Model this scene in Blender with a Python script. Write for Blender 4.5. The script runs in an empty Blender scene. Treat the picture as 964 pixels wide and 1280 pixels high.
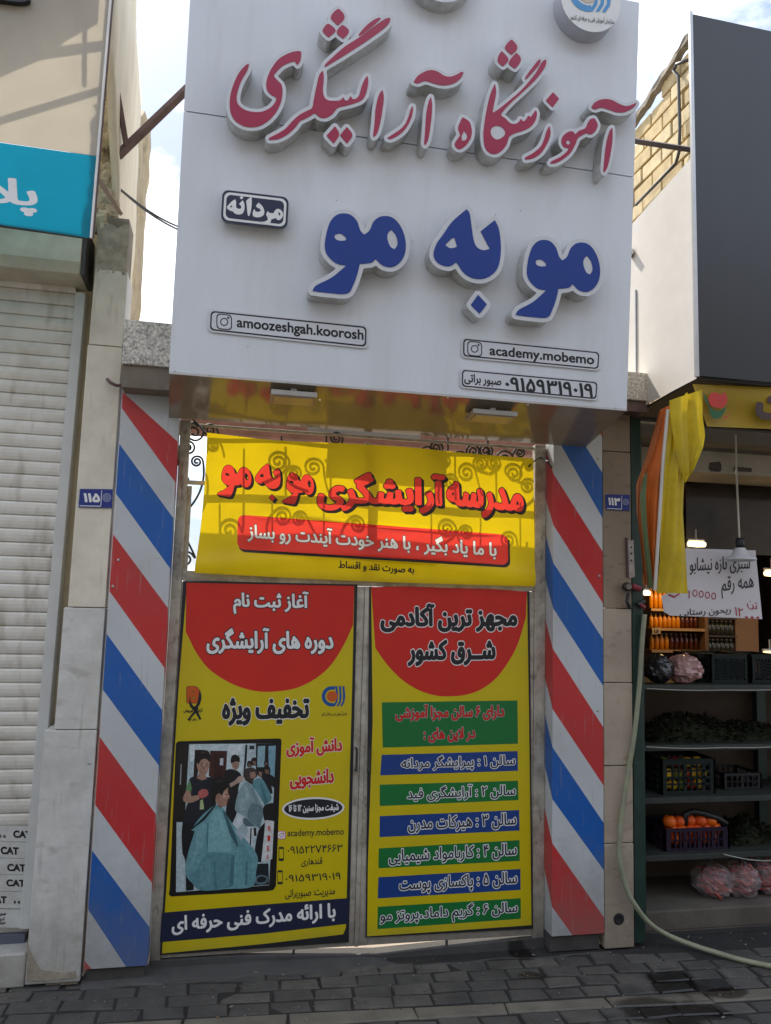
import bpy, bmesh, math, random, unicodedata
import numpy as np
from mathutils import Vector, Matrix
from mathutils.noise import noise as pnoise
random.seed(7)
SC = bpy.context.scene
COL = SC.collection
rad = math.radians

# ------------------------------------------------------------------ camera, sky, sun, exposure
CX, CY, F = 482.0, 640.0, 959.0
PITCH, YAW, ROLL, CAMH, CAMD = rad(6.338), rad(11.406), rad(1.587), 1.969, 4.4
def cam_axes():
    c, s = math.cos(YAW), math.sin(YAW)
    f = Vector((s*math.cos(PITCH), c*math.cos(PITCH), math.sin(PITCH)))
    r0 = Vector((c, -s, 0)); u0 = r0.cross(f)
    r = r0*math.cos(ROLL) + u0*math.sin(ROLL)
    return r, r.cross(f), f
RR, UU, FF = cam_axes()
CAM = Vector((0, -CAMD, CAMH))
cd = bpy.data.cameras.new('camera'); co = bpy.data.objects.new('camera', cd); COL.objects.link(co)
cd.sensor_fit = 'HORIZONTAL'; cd.sensor_width = 36; cd.lens = 36*F/964.0
cd.clip_start = 0.05; cd.clip_end = 2000
M = Matrix((RR, UU, -FF)).transposed().to_4x4(); M.translation = CAM
co.matrix_world = M
SC.camera = co

SUN_EL, SUN_AZ = rad(50), rad(-20)        # azimuth measured from +Y (behind the shop fronts) towards +X
w = bpy.data.worlds.new('World'); SC.world = w; w.use_nodes = True
nt = w.node_tree; bg = nt.nodes['Background']
sky = nt.nodes.new('ShaderNodeTexSky'); sky.sky_type = 'NISHITA'; sky.sun_disc = False
sky.sun_elevation = SUN_EL; sky.sun_rotation = SUN_AZ
sky.air_density = 1.0; sky.dust_density = 1.6; sky.ozone_density = 1.0
tc = nt.nodes.new('ShaderNodeTexCoord'); mp = nt.nodes.new('ShaderNodeMapping'); mp.inputs['Scale'].default_value = (1.6, 1.6, 3.4)
ns = nt.nodes.new('ShaderNodeTexNoise'); ns.inputs['Scale'].default_value = 2.1; ns.inputs['Detail'].default_value = 7; ns.inputs['Roughness'].default_value = .58
cr = nt.nodes.new('ShaderNodeValToRGB'); cr.color_ramp.elements[0].position = .44; cr.color_ramp.elements[1].position = .66
mx = nt.nodes.new('ShaderNodeMix'); mx.data_type = 'RGBA'
nt.links.new(tc.outputs['Generated'], mp.inputs['Vector']); nt.links.new(mp.outputs[0], ns.inputs['Vector'])
nt.links.new(ns.outputs['Fac'], cr.inputs['Fac']); nt.links.new(cr.outputs['Color'], mx.inputs['Factor'])
hz = nt.nodes.new('ShaderNodeMix'); hz.data_type = 'RGBA'; hz.inputs['Factor'].default_value = .5; nt.links.new(sky.outputs['Color'], hz.inputs['A']); hz.inputs['B'].default_value = (2.9, 4.2, 7.0, 1)
nt.links.new(hz.outputs['Result'], mx.inputs['A']); mx.inputs['B'].default_value = (17, 17.6, 18.5, 1)
nt.links.new(mx.outputs['Result'], bg.inputs['Color'])
bg.inputs['Strength'].default_value = 0.108
sl = bpy.data.lights.new('sun', 'SUN'); so = bpy.data.objects.new('sun', sl); COL.objects.link(so)
sl.energy = 4.5; sl.angle = rad(.53); sl.color = (1, .93, .82)
sdir = Vector((math.sin(SUN_AZ)*math.cos(SUN_EL), math.cos(SUN_AZ)*math.cos(SUN_EL), math.sin(SUN_EL)))
so.rotation_euler = sdir.to_track_quat('Z', 'Y').to_euler(); so.location = sdir*30
vs = SC.view_settings; vs.view_transform = 'Standard'; vs.look = 'None'; vs.exposure = 0.52; vs.gamma = 1
SC.cycles.max_bounces = 8; SC.cycles.diffuse_bounces = 5; SC.cycles.caustics_reflective = False
SC.cycles.use_denoising = True

# ------------------------------------------------------------------ measured points: a photo pixel seen on a real plane
def ray(x, y): return FF + RR*((x-CX)/F) - UU*((y-CY)/F)
def at(x, y, Y=0.0):
    d = ray(x, y); return CAM + d*((Y-CAM.y)/d.y)
def atX(x, y, X):
    d = ray(x, y); return CAM + d*((X-CAM.x)/d.x)
def atZ(x, y, Z=0.0):
    d = ray(x, y); return CAM + d*((Z-CAM.z)/d.z)

# ------------------------------------------------------------------ materials
MATS = {}
def srgb(r, g, b):
    f = lambda c: (c/255/12.92) if c <= 10.3 else ((c/255+.055)/1.055)**2.4
    return (f(r), f(g), f(b))
def mat(name, col, rough=.6, metal=0, var=.12, scale=6, bump=0, bscale=60, dirt=None, dirt_amt=0, dscale=2.2, spec=.5, trans=0, emit=0, alpha=1, streak=False, dpos=(.45, .72)):
    if name in MATS: return MATS[name]
    m = bpy.data.materials.new(name); m.use_nodes = True; MATS[name] = m
    n = m.node_tree; b = n.nodes['Principled BSDF']; L = n.links
    b.inputs['Roughness'].default_value = rough; b.inputs['Metallic'].default_value = metal
    b.inputs['Specular IOR Level'].default_value = spec
    geo = n.nodes.new('ShaderNodeNewGeometry'); src = geo.outputs['Position']
    if streak:
        mpn = n.nodes.new('ShaderNodeMapping'); mpn.inputs['Scale'].default_value = (1, 1, .16); L.new(src, mpn.inputs['Vector']); dsrc = mpn.outputs[0]
    else: dsrc = src
    nz = n.nodes.new('ShaderNodeTexNoise'); nz.inputs['Scale'].default_value = scale; nz.inputs['Detail'].default_value = 6; nz.inputs['Roughness'].default_value = .6
    L.new(dsrc, nz.inputs['Vector'])
    rp = n.nodes.new('ShaderNodeMapRange'); rp.inputs['From Min'].default_value = .3; rp.inputs['From Max'].default_value = .7
    rp.inputs['To Min'].default_value = 1-var; rp.inputs['To Max'].default_value = 1+var
    L.new(nz.outputs['Fac'], rp.inputs['Value'])
    ml = n.nodes.new('ShaderNodeVectorMath'); ml.operation = 'SCALE'; ml.inputs[0].default_value = col
    L.new(rp.outputs['Result'], ml.inputs['Scale']); out = ml.outputs['Vector']
    if dirt:
        dz = n.nodes.new('ShaderNodeTexNoise'); dz.inputs['Scale'].default_value = dscale; dz.inputs['Detail'].default_value = 9; dz.inputs['Roughness'].default_value = .68
        L.new(dsrc, dz.inputs['Vector'])
        dr = n.nodes.new('ShaderNodeMapRange'); dr.inputs['From Min'].default_value = dpos[0]; dr.inputs['From Max'].default_value = dpos[1]; dr.inputs['To Max'].default_value = dirt_amt
        L.new(dz.outputs['Fac'], dr.inputs['Value'])
        mm = n.nodes.new('ShaderNodeMix'); mm.data_type = 'RGBA'; L.new(dr.outputs['Result'], mm.inputs['Factor'])
        L.new(out, mm.inputs['A']); mm.inputs['B'].default_value = (*dirt, 1); out = mm.outputs['Result']
    L.new(out, b.inputs['Base Color'])
    if bump:
        bz = n.nodes.new('ShaderNodeTexNoise'); bz.inputs['Scale'].default_value = bscale; bz.inputs['Detail'].default_value = 5; L.new(src, bz.inputs['Vector'])
        bp = n.nodes.new('ShaderNodeBump'); bp.inputs['Strength'].default_value = bump; bp.inputs['Distance'].default_value = .01; L.new(bz.outputs['Fac'], bp.inputs['Height'])
        L.new(bp.outputs['Normal'], b.inputs['Normal'])
    if emit:
        b.inputs['Emission Color'].default_value = (*col, 1); b.inputs['Emission Strength'].default_value = emit
    if alpha < 1: b.inputs['Alpha'].default_value = alpha
    if trans:
        tr = n.nodes.new('ShaderNodeBsdfTranslucent'); L.new(out, tr.inputs['Color'])
        ms = n.nodes.new('ShaderNodeMixShader'); ms.inputs[0].default_value = trans
        L.new(b.outputs[0], ms.inputs[1]); L.new(tr.outputs[0], ms.inputs[2]); L.new(ms.outputs[0], n.nodes['Material Output'].inputs['Surface'])
    return m

WHITE_ACP = mat('white_sign_panel', (.72, .75, .79), .32, var=.035, scale=3, dirt=(.5, .48, .42), dirt_amt=.3, dscale=2.5, streak=True, bump=.03, bscale=4)
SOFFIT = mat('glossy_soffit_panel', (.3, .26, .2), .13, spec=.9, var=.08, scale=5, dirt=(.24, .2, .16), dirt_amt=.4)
TRIM = mat('aluminium_trim', (.55, .55, .55), .35, .8)
SILVER = mat('brushed_letter_metal', (.62, .62, .6), .42, .55, var=.14, scale=30, dirt=(.28, .25, .2), dirt_amt=.55, dscale=12, dpos=(.5, .7))
RIM = mat('pale_letter_rim', (.62, .63, .65), .4, .1, var=.05)
CRIMSON = mat('crimson_acrylic', srgb(165, 40, 75), .3, var=.06)
ROYAL = mat('royal_blue_acrylic', srgb(28, 62, 140), .3, var=.06)
NAVY = mat('navy_acrylic', srgb(38, 46, 72), .35, var=.05)
BLACKP = mat('black_print', (.012, .013, .016), .5, var=.1)
WHITEP = mat('white_print', (.8, .8, .78), .5, var=.05)
REDP = mat('red_print', srgb(204, 38, 28), .36, var=.06, bump=.25, bscale=7)
YELP = mat('yellow_print', srgb(208, 186, 6), .36, var=.05, bump=.25, bscale=7, dirt=(.35, .27, .03), dirt_amt=.3, dscale=3)
GREENP = mat('green_print', srgb(20, 112, 52), .4, var=.06)
BLUEP = mat('blue_print', srgb(24, 62, 130), .4, var=.06)
NAVYP = mat('navy_print', srgb(30, 36, 62), .4, var=.06)
PW = mat('column_white_paint', (.56, .58, .59), .38, var=.05, dirt=(.32, .31, .28), dirt_amt=.4, dscale=3)
PR = mat('column_red_paint', srgb(196, 48, 50), .36, var=.08, dirt=(.22, .07, .06), dirt_amt=.4, dscale=3)
PB = mat('column_blue_paint', srgb(22, 92, 172), .36, var=.08, dirt=(.04, .1, .2), dirt_amt=.4, dscale=3)
GATE = mat('worn_gate_paint', (.5, .46, .38), .5, .15, var=.15, scale=14, dirt=(.13, .09, .06), dirt_amt=.7, dscale=9, bump=.15)
IRON = mat('wrought_iron', (.06, .06, .06), .55, .4)
RUST = mat('rusty_steel', (.17, .11, .1), .7, .2, var=.25, scale=12, bump=.2)
STONE_U = mat('cream_travertine_lit', (.75, .69, .56), .5, var=.12, scale=5, dirt=(.5, .43, .32), dirt_amt=.5, dscale=2.4, bump=.12, bscale=30)  # upper pillar blocks: warmer light up there is painted into the stone colour
STONE_L = mat('cream_travertine', (.66, .65, .61), .5, var=.16, scale=5, dirt=(.4, .35, .28), dirt_amt=.55, dscale=2.4, bump=.12, bscale=30)
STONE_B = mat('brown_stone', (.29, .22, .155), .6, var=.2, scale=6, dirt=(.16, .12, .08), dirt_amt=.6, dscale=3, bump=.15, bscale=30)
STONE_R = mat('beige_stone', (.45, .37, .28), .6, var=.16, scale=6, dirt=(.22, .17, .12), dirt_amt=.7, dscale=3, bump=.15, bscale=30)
GRAN = mat('speckled_granite', (.58, .54, .47), .6, var=.75, scale=75, bump=.1, bscale=120)
CEMENT = mat('rough_cement', (.3, .26, .2), .9, var=.25, scale=12, bump=.5, bscale=40)
PLASTER = mat('yellowed_plaster', (.66, .56, .38), .8, var=.12, scale=5, dirt=(.45, .35, .2), dirt_amt=.4, dscale=3, bump=.3, bscale=18)
BRICKY = mat('yellow_brick', (.62, .47, .24), .85, var=.22, scale=9, bump=.4, bscale=60)
MORTAR = mat('dark_mortar', (.14, .11, .08), .95, var=.2)
SHUT = mat('shutter_slats', (.74, .71, .64), .42, .1, var=.07, scale=5, dirt=(.4, .35, .26), dirt_amt=.5, dscale=4)
GUIDE = mat('guide_rail_paint', (.6, .6, .57), .45, var=.08)
PAVER = mat('grey_paver', (.069, .064, .056), .85, var=.35, scale=5, dirt=(.05, .048, .045), dirt_amt=.6, dscale=3, bump=.5, bscale=70)
PAVER2 = mat('light_paver', (.095, .087, .074), .85, var=.3, scale=7, dirt=(.06, .055, .05), dirt_amt=.6, dscale=4, bump=.5, bscale=70)
PAVERW = mat('wet_paver', (.018, .017, .017), .35, var=.3, scale=8, bump=.3, bscale=50)
JOINT = mat('sandy_joint', (.024, .022, .02), .95, var=.3)
STRIPY = mat('tan_kerb_stone', (.15, .135, .105), .8, var=.25, scale=6, dirt=(.12, .1, .08), dirt_amt=.6, dscale=4, bump=.3)
ASPH = mat('asphalt', (.05, .05, .05), .9, var=.2, scale=30, bump=.3)
CONC = mat('pale_concrete', (.5, .46, .4), .85, var=.12, scale=4)
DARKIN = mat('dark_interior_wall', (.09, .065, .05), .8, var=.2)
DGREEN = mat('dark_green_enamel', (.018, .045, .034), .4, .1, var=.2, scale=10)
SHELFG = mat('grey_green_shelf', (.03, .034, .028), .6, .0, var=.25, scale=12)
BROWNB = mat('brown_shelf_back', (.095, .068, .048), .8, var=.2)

def grime(m, z0, z1, col, amt):      # splashed dirt that climbs from the pavement
    n = m.node_tree; L = n.links; b = n.nodes['Principled BSDF']; src = b.inputs['Base Color'].links[0].from_socket
    g = n.nodes.new('ShaderNodeNewGeometry'); sp_ = n.nodes.new('ShaderNodeSeparateXYZ'); L.new(g.outputs['Position'], sp_.inputs[0])
    nz = n.nodes.new('ShaderNodeTexNoise'); nz.inputs['Scale'].default_value = 9; nz.inputs['Detail'].default_value = 8; nz.inputs['Roughness'].default_value = .7; L.new(g.outputs['Position'], nz.inputs['Vector'])
    a = n.nodes.new('ShaderNodeMath'); a.operation = 'MULTIPLY_ADD'; L.new(nz.outputs['Fac'], a.inputs[0]); a.inputs[1].default_value = (z1-z0)*1.6; L.new(sp_.outputs['Z'], a.inputs[2])
    r = n.nodes.new('ShaderNodeMapRange'); r.inputs['From Min'].default_value = z0+(z1-z0)*.55; r.inputs['From Max'].default_value = z1+(z1-z0)*.8; r.inputs['To Min'].default_value = amt; r.inputs['To Max'].default_value = 0; L.new(a.outputs[0], r.inputs['Value'])
    mm = n.nodes.new('ShaderNodeMix'); mm.data_type = 'RGBA'; L.new(r.outputs['Result'], mm.inputs['Factor']); L.new(src, mm.inputs['A']); mm.inputs['B'].default_value = (*col, 1)
    L.new(mm.outputs['Result'], b.inputs['Base Color'])
def scratch(m, col, amt, sc=(60, 60, 5), lo=.62):      # fine scuffs and drip marks
    n = m.node_tree; L = n.links; b = n.nodes['Principled BSDF']; src = b.inputs['Base Color'].links[0].from_socket
    g = n.nodes.new('ShaderNodeNewGeometry'); mp_ = n.nodes.new('ShaderNodeMapping'); mp_.inputs['Scale'].default_value = sc; L.new(g.outputs['Position'], mp_.inputs['Vector'])
    nz = n.nodes.new('ShaderNodeTexNoise'); nz.inputs['Scale'].default_value = 1; nz.inputs['Detail'].default_value = 3; L.new(mp_.outputs[0], nz.inputs['Vector'])
    r = n.nodes.new('ShaderNodeMapRange'); r.inputs['From Min'].default_value = lo; r.inputs['From Max'].default_value = lo+.12; r.inputs['To Max'].default_value = amt; L.new(nz.outputs['Fac'], r.inputs['Value'])
    mm = n.nodes.new('ShaderNodeMix'); mm.data_type = 'RGBA'; L.new(r.outputs['Result'], mm.inputs['Factor']); L.new(src, mm.inputs['A']); mm.inputs['B'].default_value = (*col, 1)
    L.new(mm.outputs['Result'], b.inputs['Base Color'])
for m_ in (PW, PR, PB): grime(m_, .1, .62, (.16, .15, .13), .6); scratch(m_, (.3, .29, .27), .3); scratch(m_, (.12, .11, .1), .35, (9, 9, 40), .68)
grime(STONE_L, .0, .5, (.2, .18, .14), .75); scratch(STONE_L, (.33, .3, .25), .5, (7, 7, 14), .6); scratch(STONE_L, (.3, .26, .2), .45, (25, 25, 3), .6)
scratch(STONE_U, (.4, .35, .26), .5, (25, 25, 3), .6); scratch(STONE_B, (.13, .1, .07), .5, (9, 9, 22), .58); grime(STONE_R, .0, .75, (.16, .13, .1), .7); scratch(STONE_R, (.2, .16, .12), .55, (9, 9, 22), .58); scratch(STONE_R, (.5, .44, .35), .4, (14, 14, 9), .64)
grime(GATE, .0, .35, (.09, .075, .06), .8); scratch(GATE, (.14, .08, .05), .6, (30, 30, 12), .62); grime(YELP, .05, .22, (.3, .27, .06), .5)
grime(SHUT, .1, .6, (.3, .28, .24), .5); scratch(SHUT, (.36, .32, .25), .5, (12, 12, 3), .58); scratch(WHITE_ACP, (.56, .56, .53), .25, (14, 14, 1.6), .6)

# ------------------------------------------------------------------ mesh helpers
OFF = {}
def link(o, parent=None):
    COL.objects.link(o)
    if parent: o.parent = parent
def tag(o, label, cat, group=None, kind=None):
    if label: o['label'] = label
    if cat: o['category'] = cat
    if group: o['group'] = group
    if kind: o['kind'] = kind
    return o
def thing(name, loc, label, cat, group=None):
    o = bpy.data.objects.new(name, None); o.empty_display_size = .1; o.location = loc; link(o)
    OFF[o] = Vector(loc)
    return tag(o, label, cat, group)
class MB:
    def __init__(s): s.v = []; s.f = []; s.m = []; s.mi = 0
    def mat(s, i): s.mi = i; return s
    def add(s, vs, fs):
        k = len(s.v); s.v += [Vector(p) for p in vs]
        for f in fs: s.f.append([k+i for i in f]); s.m.append(s.mi)
        return s
    def box(s, a, b):
        x0, y0, z0 = a; x1, y1, z1 = b
        return s.add([(x0,y0,z0),(x1,y0,z0),(x1,y1,z0),(x0,y1,z0),(x0,y0,z1),(x1,y0,z1),(x1,y1,z1),(x0,y1,z1)],
            [(0,3,2,1),(4,5,6,7),(0,1,5,4),(1,2,6,5),(2,3,7,6),(3,0,4,7)])
    def hexa(s, lo, hi):      # two matching quads
        return s.add(list(lo)+list(hi), [(3,2,1,0),(4,5,6,7),(0,1,5,4),(1,2,6,5),(2,3,7,6),(3,0,4,7)])
    def slab(s, quad, d):     # polygon thickened along vector d
        n = len(quad); q = [Vector(p) for p in quad]; d = Vector(d)
        return s.add(q+[p+d for p in q], [list(range(n)), list(range(2*n-1, n-1, -1))]+[(i, n+i, n+(i+1)%n, (i+1)%n) for i in range(n)])
    def tube(s, pts, r, seg=8, closed=False):
        pts = [Vector(p) for p in pts]; n = len(pts); rs = r if hasattr(r, '__len__') else [r]*n
        k = len(s.v); prev = None
        for i, p in enumerate(pts):
            a = pts[(i-1) % n] if closed or i > 0 else p; b = pts[(i+1) % n] if closed or i < n-1 else p
            t = (b-a).normalized() if (b-a).length > 1e-9 else Vector((0,0,1))
            if prev is None:
                u = t.cross(Vector((0,0,1)) if abs(t.z) < .9 else Vector((1,0,0))).normalized()
            else:
                u = prev - t*prev.dot(t); u = u.normalized() if u.length > 1e-6 else t.orthogonal().normalized()
            prev = u; v = t.cross(u)
            for j in range(seg):
                a_ = 2*math.pi*j/seg; s.v.append(p+(u*math.cos(a_)+v*math.sin(a_))*rs[i])
        for i in range(n if closed else n-1):
            for j in range(seg):
                i2 = (i+1) % n
                s.f.append([k+i*seg+j, k+i*seg+(j+1)%seg, k+i2*seg+(j+1)%seg, k+i2*seg+j]); s.m.append(s.mi)
        if not closed:
            s.f.append([k+j for j in range(seg)][::-1]); s.m.append(s.mi)
            s.f.append([k+(n-1)*seg+j for j in range(seg)]); s.m.append(s.mi)
        return s
    def lathe(s, c, prof, seg=16, axis='Z'):
        c = Vector(c); k = len(s.v)
        for r, z in prof:
            for j in range(seg):
                a = 2*math.pi*j/seg; x, y = r*math.cos(a), r*math.sin(a)
                s.v.append(c+(Vector((x, y, z)) if axis == 'Z' else Vector((x, z, y))))
        for i in range(len(prof)-1):
            for j in range(seg):
                q = [k+i*seg+j, k+i*seg+(j+1)%seg, k+(i+1)*seg+(j+1)%seg, k+(i+1)*seg+j]
                s.f.append(q); s.m.append(s.mi)
        return s
    def blob(s, c, r, seg=12, amp=.12, fr=2.0, seed=0, sq=(1,1,1)):
        k = len(s.v); c = Vector(c); n = seg//2+1
        for i in range(n+1):
            th = math.pi*i/n
            for j in range(seg):
                a = 2*math.pi*j/seg; d = Vector((math.sin(th)*math.cos(a), math.sin(th)*math.sin(a), math.cos(th)))
                rr = 1+amp*pnoise(d*fr+Vector((seed*3.1, seed*1.7, seed)))
                s.v.append(c+Vector((d.x*sq[0], d.y*sq[1], d.z*sq[2]))*r*rr)
        for i in range(n):
            for j in range(seg):
                s.f.append([k+i*seg+j, k+(i+1)*seg+j, k+(i+1)*seg+(j+1)%seg, k+i*seg+(j+1)%seg]); s.m.append(s.mi)
        return s
    def sheet(s, fn, nu, nv):  # grid surface
        k = len(s.v)
        for j in range(nv+1):
            for i in range(nu+1): s.v.append(Vector(fn(i/nu, j/nv)))
        for j in range(nv):
            for i in range(nu):
                a = k+j*(nu+1)+i; s.f.append([a, a+1, a+nu+2, a+nu+1]); s.m.append(s.mi)
        return s
    def build(s, name, mats, parent=None, smooth=False, bevel=0, solid=0, fix=True):
        if not isinstance(mats, (list, tuple)): mats = [mats]
        if parent is None:
            xs = [p.x for p in s.v]; ys = [p.y for p in s.v]; zs = [p.z for p in s.v]
            loc = Vector(((min(xs)+max(xs))/2, (min(ys)+max(ys))/2, min(zs))); off = loc
        else: loc = Vector((0,0,0)); off = OFF[parent]
        me = bpy.data.meshes.new(name); me.from_pydata([p-off for p in s.v], [], s.f)
        for m in mats: me.materials.append(m)
        for p, i in zip(me.polygons, s.m): p.material_index = i
        if fix:
            bm = bmesh.new(); bm.from_mesh(me); bmesh.ops.remove_doubles(bm, verts=bm.verts, dist=1e-6)
            bmesh.ops.recalc_face_normals(bm, faces=bm.faces); bm.to_mesh(me); bm.free()
        if smooth: me.polygons.foreach_set('use_smooth', [True]*len(me.polygons))
        o = bpy.data.objects.new(name, me); o.location = loc; link(o, parent); OFF[o] = off.copy()
        if solid:
            q = o.modifiers.new('thickness', 'SOLIDIFY'); q.thickness = solid; q.offset = 0
        if bevel:
            q = o.modifiers.new('bevel', 'BEVEL'); q.width = bevel; q.segments = 2; q.limit_method = 'ANGLE'; q.angle_limit = rad(40)
        return o
def dup(o, loc, label=None):           # copy of a thing with its parts and sub-parts
    r = o.copy(); COL.objects.link(r); r.location = loc; OFF[r] = Vector(loc)
    if label: r['label'] = label
    for ch in o.children:
        c = ch.copy(); COL.objects.link(c); c.parent = r
        for g in ch.children:
            d = g.copy(); COL.objects.link(d); d.parent = c
    return r
def struct(o): o['kind'] = 'structure'; return o

# ------------------------------------------------------------------ lettering: Arabic joining, outline raster, contours
FORMS = {}
for cp in list(range(0xFB50, 0xFC00))+list(range(0xFE70, 0xFEFD)):
    d = unicodedata.decomposition(chr(cp)).split()
    if len(d) >= 2 and d[0][0] == '<' and '0020' not in d and '0640' not in d:
        FORMS.setdefault(''.join(chr(int(x, 16)) for x in d[1:]), {}).setdefault(d[0][1:-1], chr(cp))
def shape(s):
    if all(ord(c) < 0x600 for c in s): return s
    t = []; i = 0
    while i < len(s):
        if len(s[i:i+2]) == 2 and s[i:i+2] in FORMS: t.append(s[i:i+2]); i += 2
        else: t.append(s[i]); i += 1
    fwd = lambda c: c == '\u0640' or 'initial' in FORMS.get(c, {})
    bwd = lambda c: c == '\u0640' or 'final' in FORMS.get(c, {})
    out = []
    for k, c in enumerate(t):
        p = k > 0 and fwd(t[k-1]) and bwd(c); n = k+1 < len(t) and fwd(c) and bwd(t[k+1])
        f = FORMS.get(c, {}); key = 'medial' if p and n else 'final' if p else 'initial' if n else 'isolated'
        out.append(f.get(key, c) if f else c)
    res = []; i = 0
    while i < len(out):
        j = i
        while j < len(out) and out[j].isdigit(): j += 1
        if j > i: res.append(''.join(out[i:j])); i = j
        else: res.append(out[i]); i += 1
    return ''.join(res[::-1])
def text_loops(s):
    c = bpy.data.curves.new('tmp', 'FONT'); c.body = shape(s); c.fill_mode = 'NONE'; c.resolution_u = 5
    o = bpy.data.objects.new('tmp', c); COL.objects.link(o)
    me = bpy.data.meshes.new_from_object(o.evaluated_get(bpy.context.evaluated_depsgraph_get()))
    n = len(me.vertices); xy = np.empty(n*3); me.vertices.foreach_get('co', xy); xy = xy.reshape(-1, 3)[:, :2]
    nxt = {}
    for e in me.edges: a, b = e.vertices; nxt.setdefault(a, []).append(b); nxt.setdefault(b, []).append(a)
    seen = set(); loops = []
    for a in range(n):
        if a in seen or a not in nxt: continue
        lp = [a]; seen.add(a); cur = a
        while True:       # vertices of a loop were written in drawing order
            c2 = [q for q in nxt[cur] if q not in seen]
            if not c2: break
            cur = (cur+1) if (cur+1) in c2 else c2[0]; seen.add(cur); lp.append(cur)
        if len(lp) > 2: loops.append(xy[lp])
    bpy.data.objects.remove(o); bpy.data.meshes.remove(me); bpy.data.curves.remove(c)
    return loops
def raster(loops, res, pad, parity=False, box=None, ss=3):
    if box is None:
        a = np.concatenate(loops); lo = a.min(0)-pad; hi = a.max(0)+pad; box = (lo, hi)
    lo, hi = box
    W = int(math.ceil((hi[0]-lo[0])*res))+1; H = int(math.ceil((hi[1]-lo[1])*res))+1
    A = np.zeros((H*ss, W*ss+1), np.int16); k = res*ss
    for lp in loops:
        P = (lp-lo)*k; Q = np.roll(P, -1, 0)
        for (x0, y0), (x1, y1) in zip(P, Q):
            if y0 == y1: continue
            dr = 1
            if y0 > y1: x0, y0, x1, y1 = x1, y1, x0, y0; dr = -1
            r0 = int(math.ceil(y0-.5)); r1 = int(math.ceil(y1-.5))
            if r1 <= r0: continue
            r = np.arange(r0, r1); x = x0+(r+.5-y0)*(x1-x0)/(y1-y0)
            c = np.clip(np.ceil(x-.5).astype(int), 0, W*ss)
            A[np.clip(r, 0, H*ss-1), c] += dr
    Wn = np.cumsum(A, 1)[:, :-1]; ins = (Wn % 2 != 0) if parity else (Wn != 0)
    return ins.reshape(H, ss, W, ss).mean((1, 3)).astype(np.float32), lo
def dilate(a, rx, ry=None):
    ry = rx if ry is None else ry
    if rx <= 0: return a
    px, py = int(math.ceil(rx)), int(math.ceil(ry)); p = np.pad(a, ((py, py), (px, px))); H, W = a.shape
    out = a.copy()
    for dy in range(-py, py+1):
        for dx in range(-px, px+1):
            e = math.hypot(dx/max(rx, .01), dy/max(ry, .01))
            wgt = 1 if e <= 1 else max(0, 1-(e-1)*max(rx, ry))
            if wgt > 0: np.maximum(out, p[py+dy:py+dy+H, px+dx:px+dx+W]*wgt, out=out)
    return out
def blur(a):
    for ax in (0, 1):
        a = (np.roll(a, 1, ax)+2*a+np.roll(a, -1, ax))/4
    return a
def contours(a, iso=.5, tol=.22):
    a = np.pad(a, 1); H, W = a.shape; ins = a > iso
    code = ins[:-1, :-1]*1+ins[:-1, 1:]*2+ins[1:, 1:]*4+ins[1:, :-1]*8
    ys, xs = np.nonzero((code > 0) & (code < 15)); segs = {}
    T = {1:[(3,0)],2:[(0,1)],3:[(3,1)],4:[(1,2)],5:[(3,0),(1,2)],6:[(0,2)],7:[(3,2)],8:[(2,3)],9:[(2,0)],10:[(0,1),(2,3)],11:[(2,1)],12:[(1,3)],13:[(1,0)],14:[(0,3)]}
    def key(y, x, e): return (y, x, 0) if e == 0 else (y, x+1, 1) if e == 1 else (y+1, x, 0) if e == 2 else (y, x, 1)
    for y, x in zip(ys.tolist(), xs.tolist()):
        for e0, e1 in T[int(code[y, x])]: segs[key(y, x, e0)] = key(y, x, e1)
    def pos(k):
        y, x, v = k
        if v == 0: p, q = a[y, x], a[y, x+1]; t = (iso-p)/(q-p); return (x+t-1, y-1)
        p, q = a[y, x], a[y+1, x]; t = (iso-p)/(q-p); return (x-1, y+t-1)
    res = []
    while segs:
        k0, k = segs.popitem(); lp = [k0]
        while k != k0:
            lp.append(k); k2 = segs.pop(k, None)
            if k2 is None: break
            k = k2
        P = np.array([pos(q) for q in lp], float)
        if len(P) < 6: continue
        h = len(P)//2; R = np.concatenate([dp(P[:h+1], tol)[:-1], dp(np.concatenate([P[h:], P[:1]]), tol)[:-1]])
        if len(R) > 2: res.append(R)
    return res
def dp(P, tol):
    keep = np.zeros(len(P), bool); keep[[0, -1]] = True; st = [(0, len(P)-1)]
    while st:
        i, j = st.pop()
        if j-i < 2: continue
        d = P[j]-P[i]; L = math.hypot(*d); q = P[i+1:j]-P[i]
        dist = np.abs(q[:, 0]*d[1]-q[:, 1]*d[0])/L if L > 1e-9 else np.hypot(q[:, 0], q[:, 1])
        m = int(dist.argmax())
        if dist[m] > tol: k = i+1+m; keep[k] = True; st += [(i, k), (k, j)]
    return P[keep]
def fill(loops):
    c = bpy.data.curves.new('tmp', 'CURVE'); c.dimensions = '2D'; c.fill_mode = 'FRONT'
    for lp in loops:
        sp = c.splines.new('POLY'); sp.points.add(len(lp)-1)
        v = np.zeros((len(lp), 4)); v[:, :2] = lp; v[:, 3] = 1
        sp.points.foreach_set('co', v.ravel()); sp.use_cyclic_u = True
    o = bpy.data.objects.new('tmp', c); COL.objects.link(o)
    me = bpy.data.meshes.new_from_object(o.evaluated_get(bpy.context.evaluated_depsgraph_get()))
    vs = [(q.co.x, q.co.y) for q in me.vertices]; fs = [list(p.vertices) for p in me.polygons]
    bpy.data.objects.remove(o); bpy.data.meshes.remove(me); bpy.data.curves.remove(c)
    return vs, fs
TCACHE = {}
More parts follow.
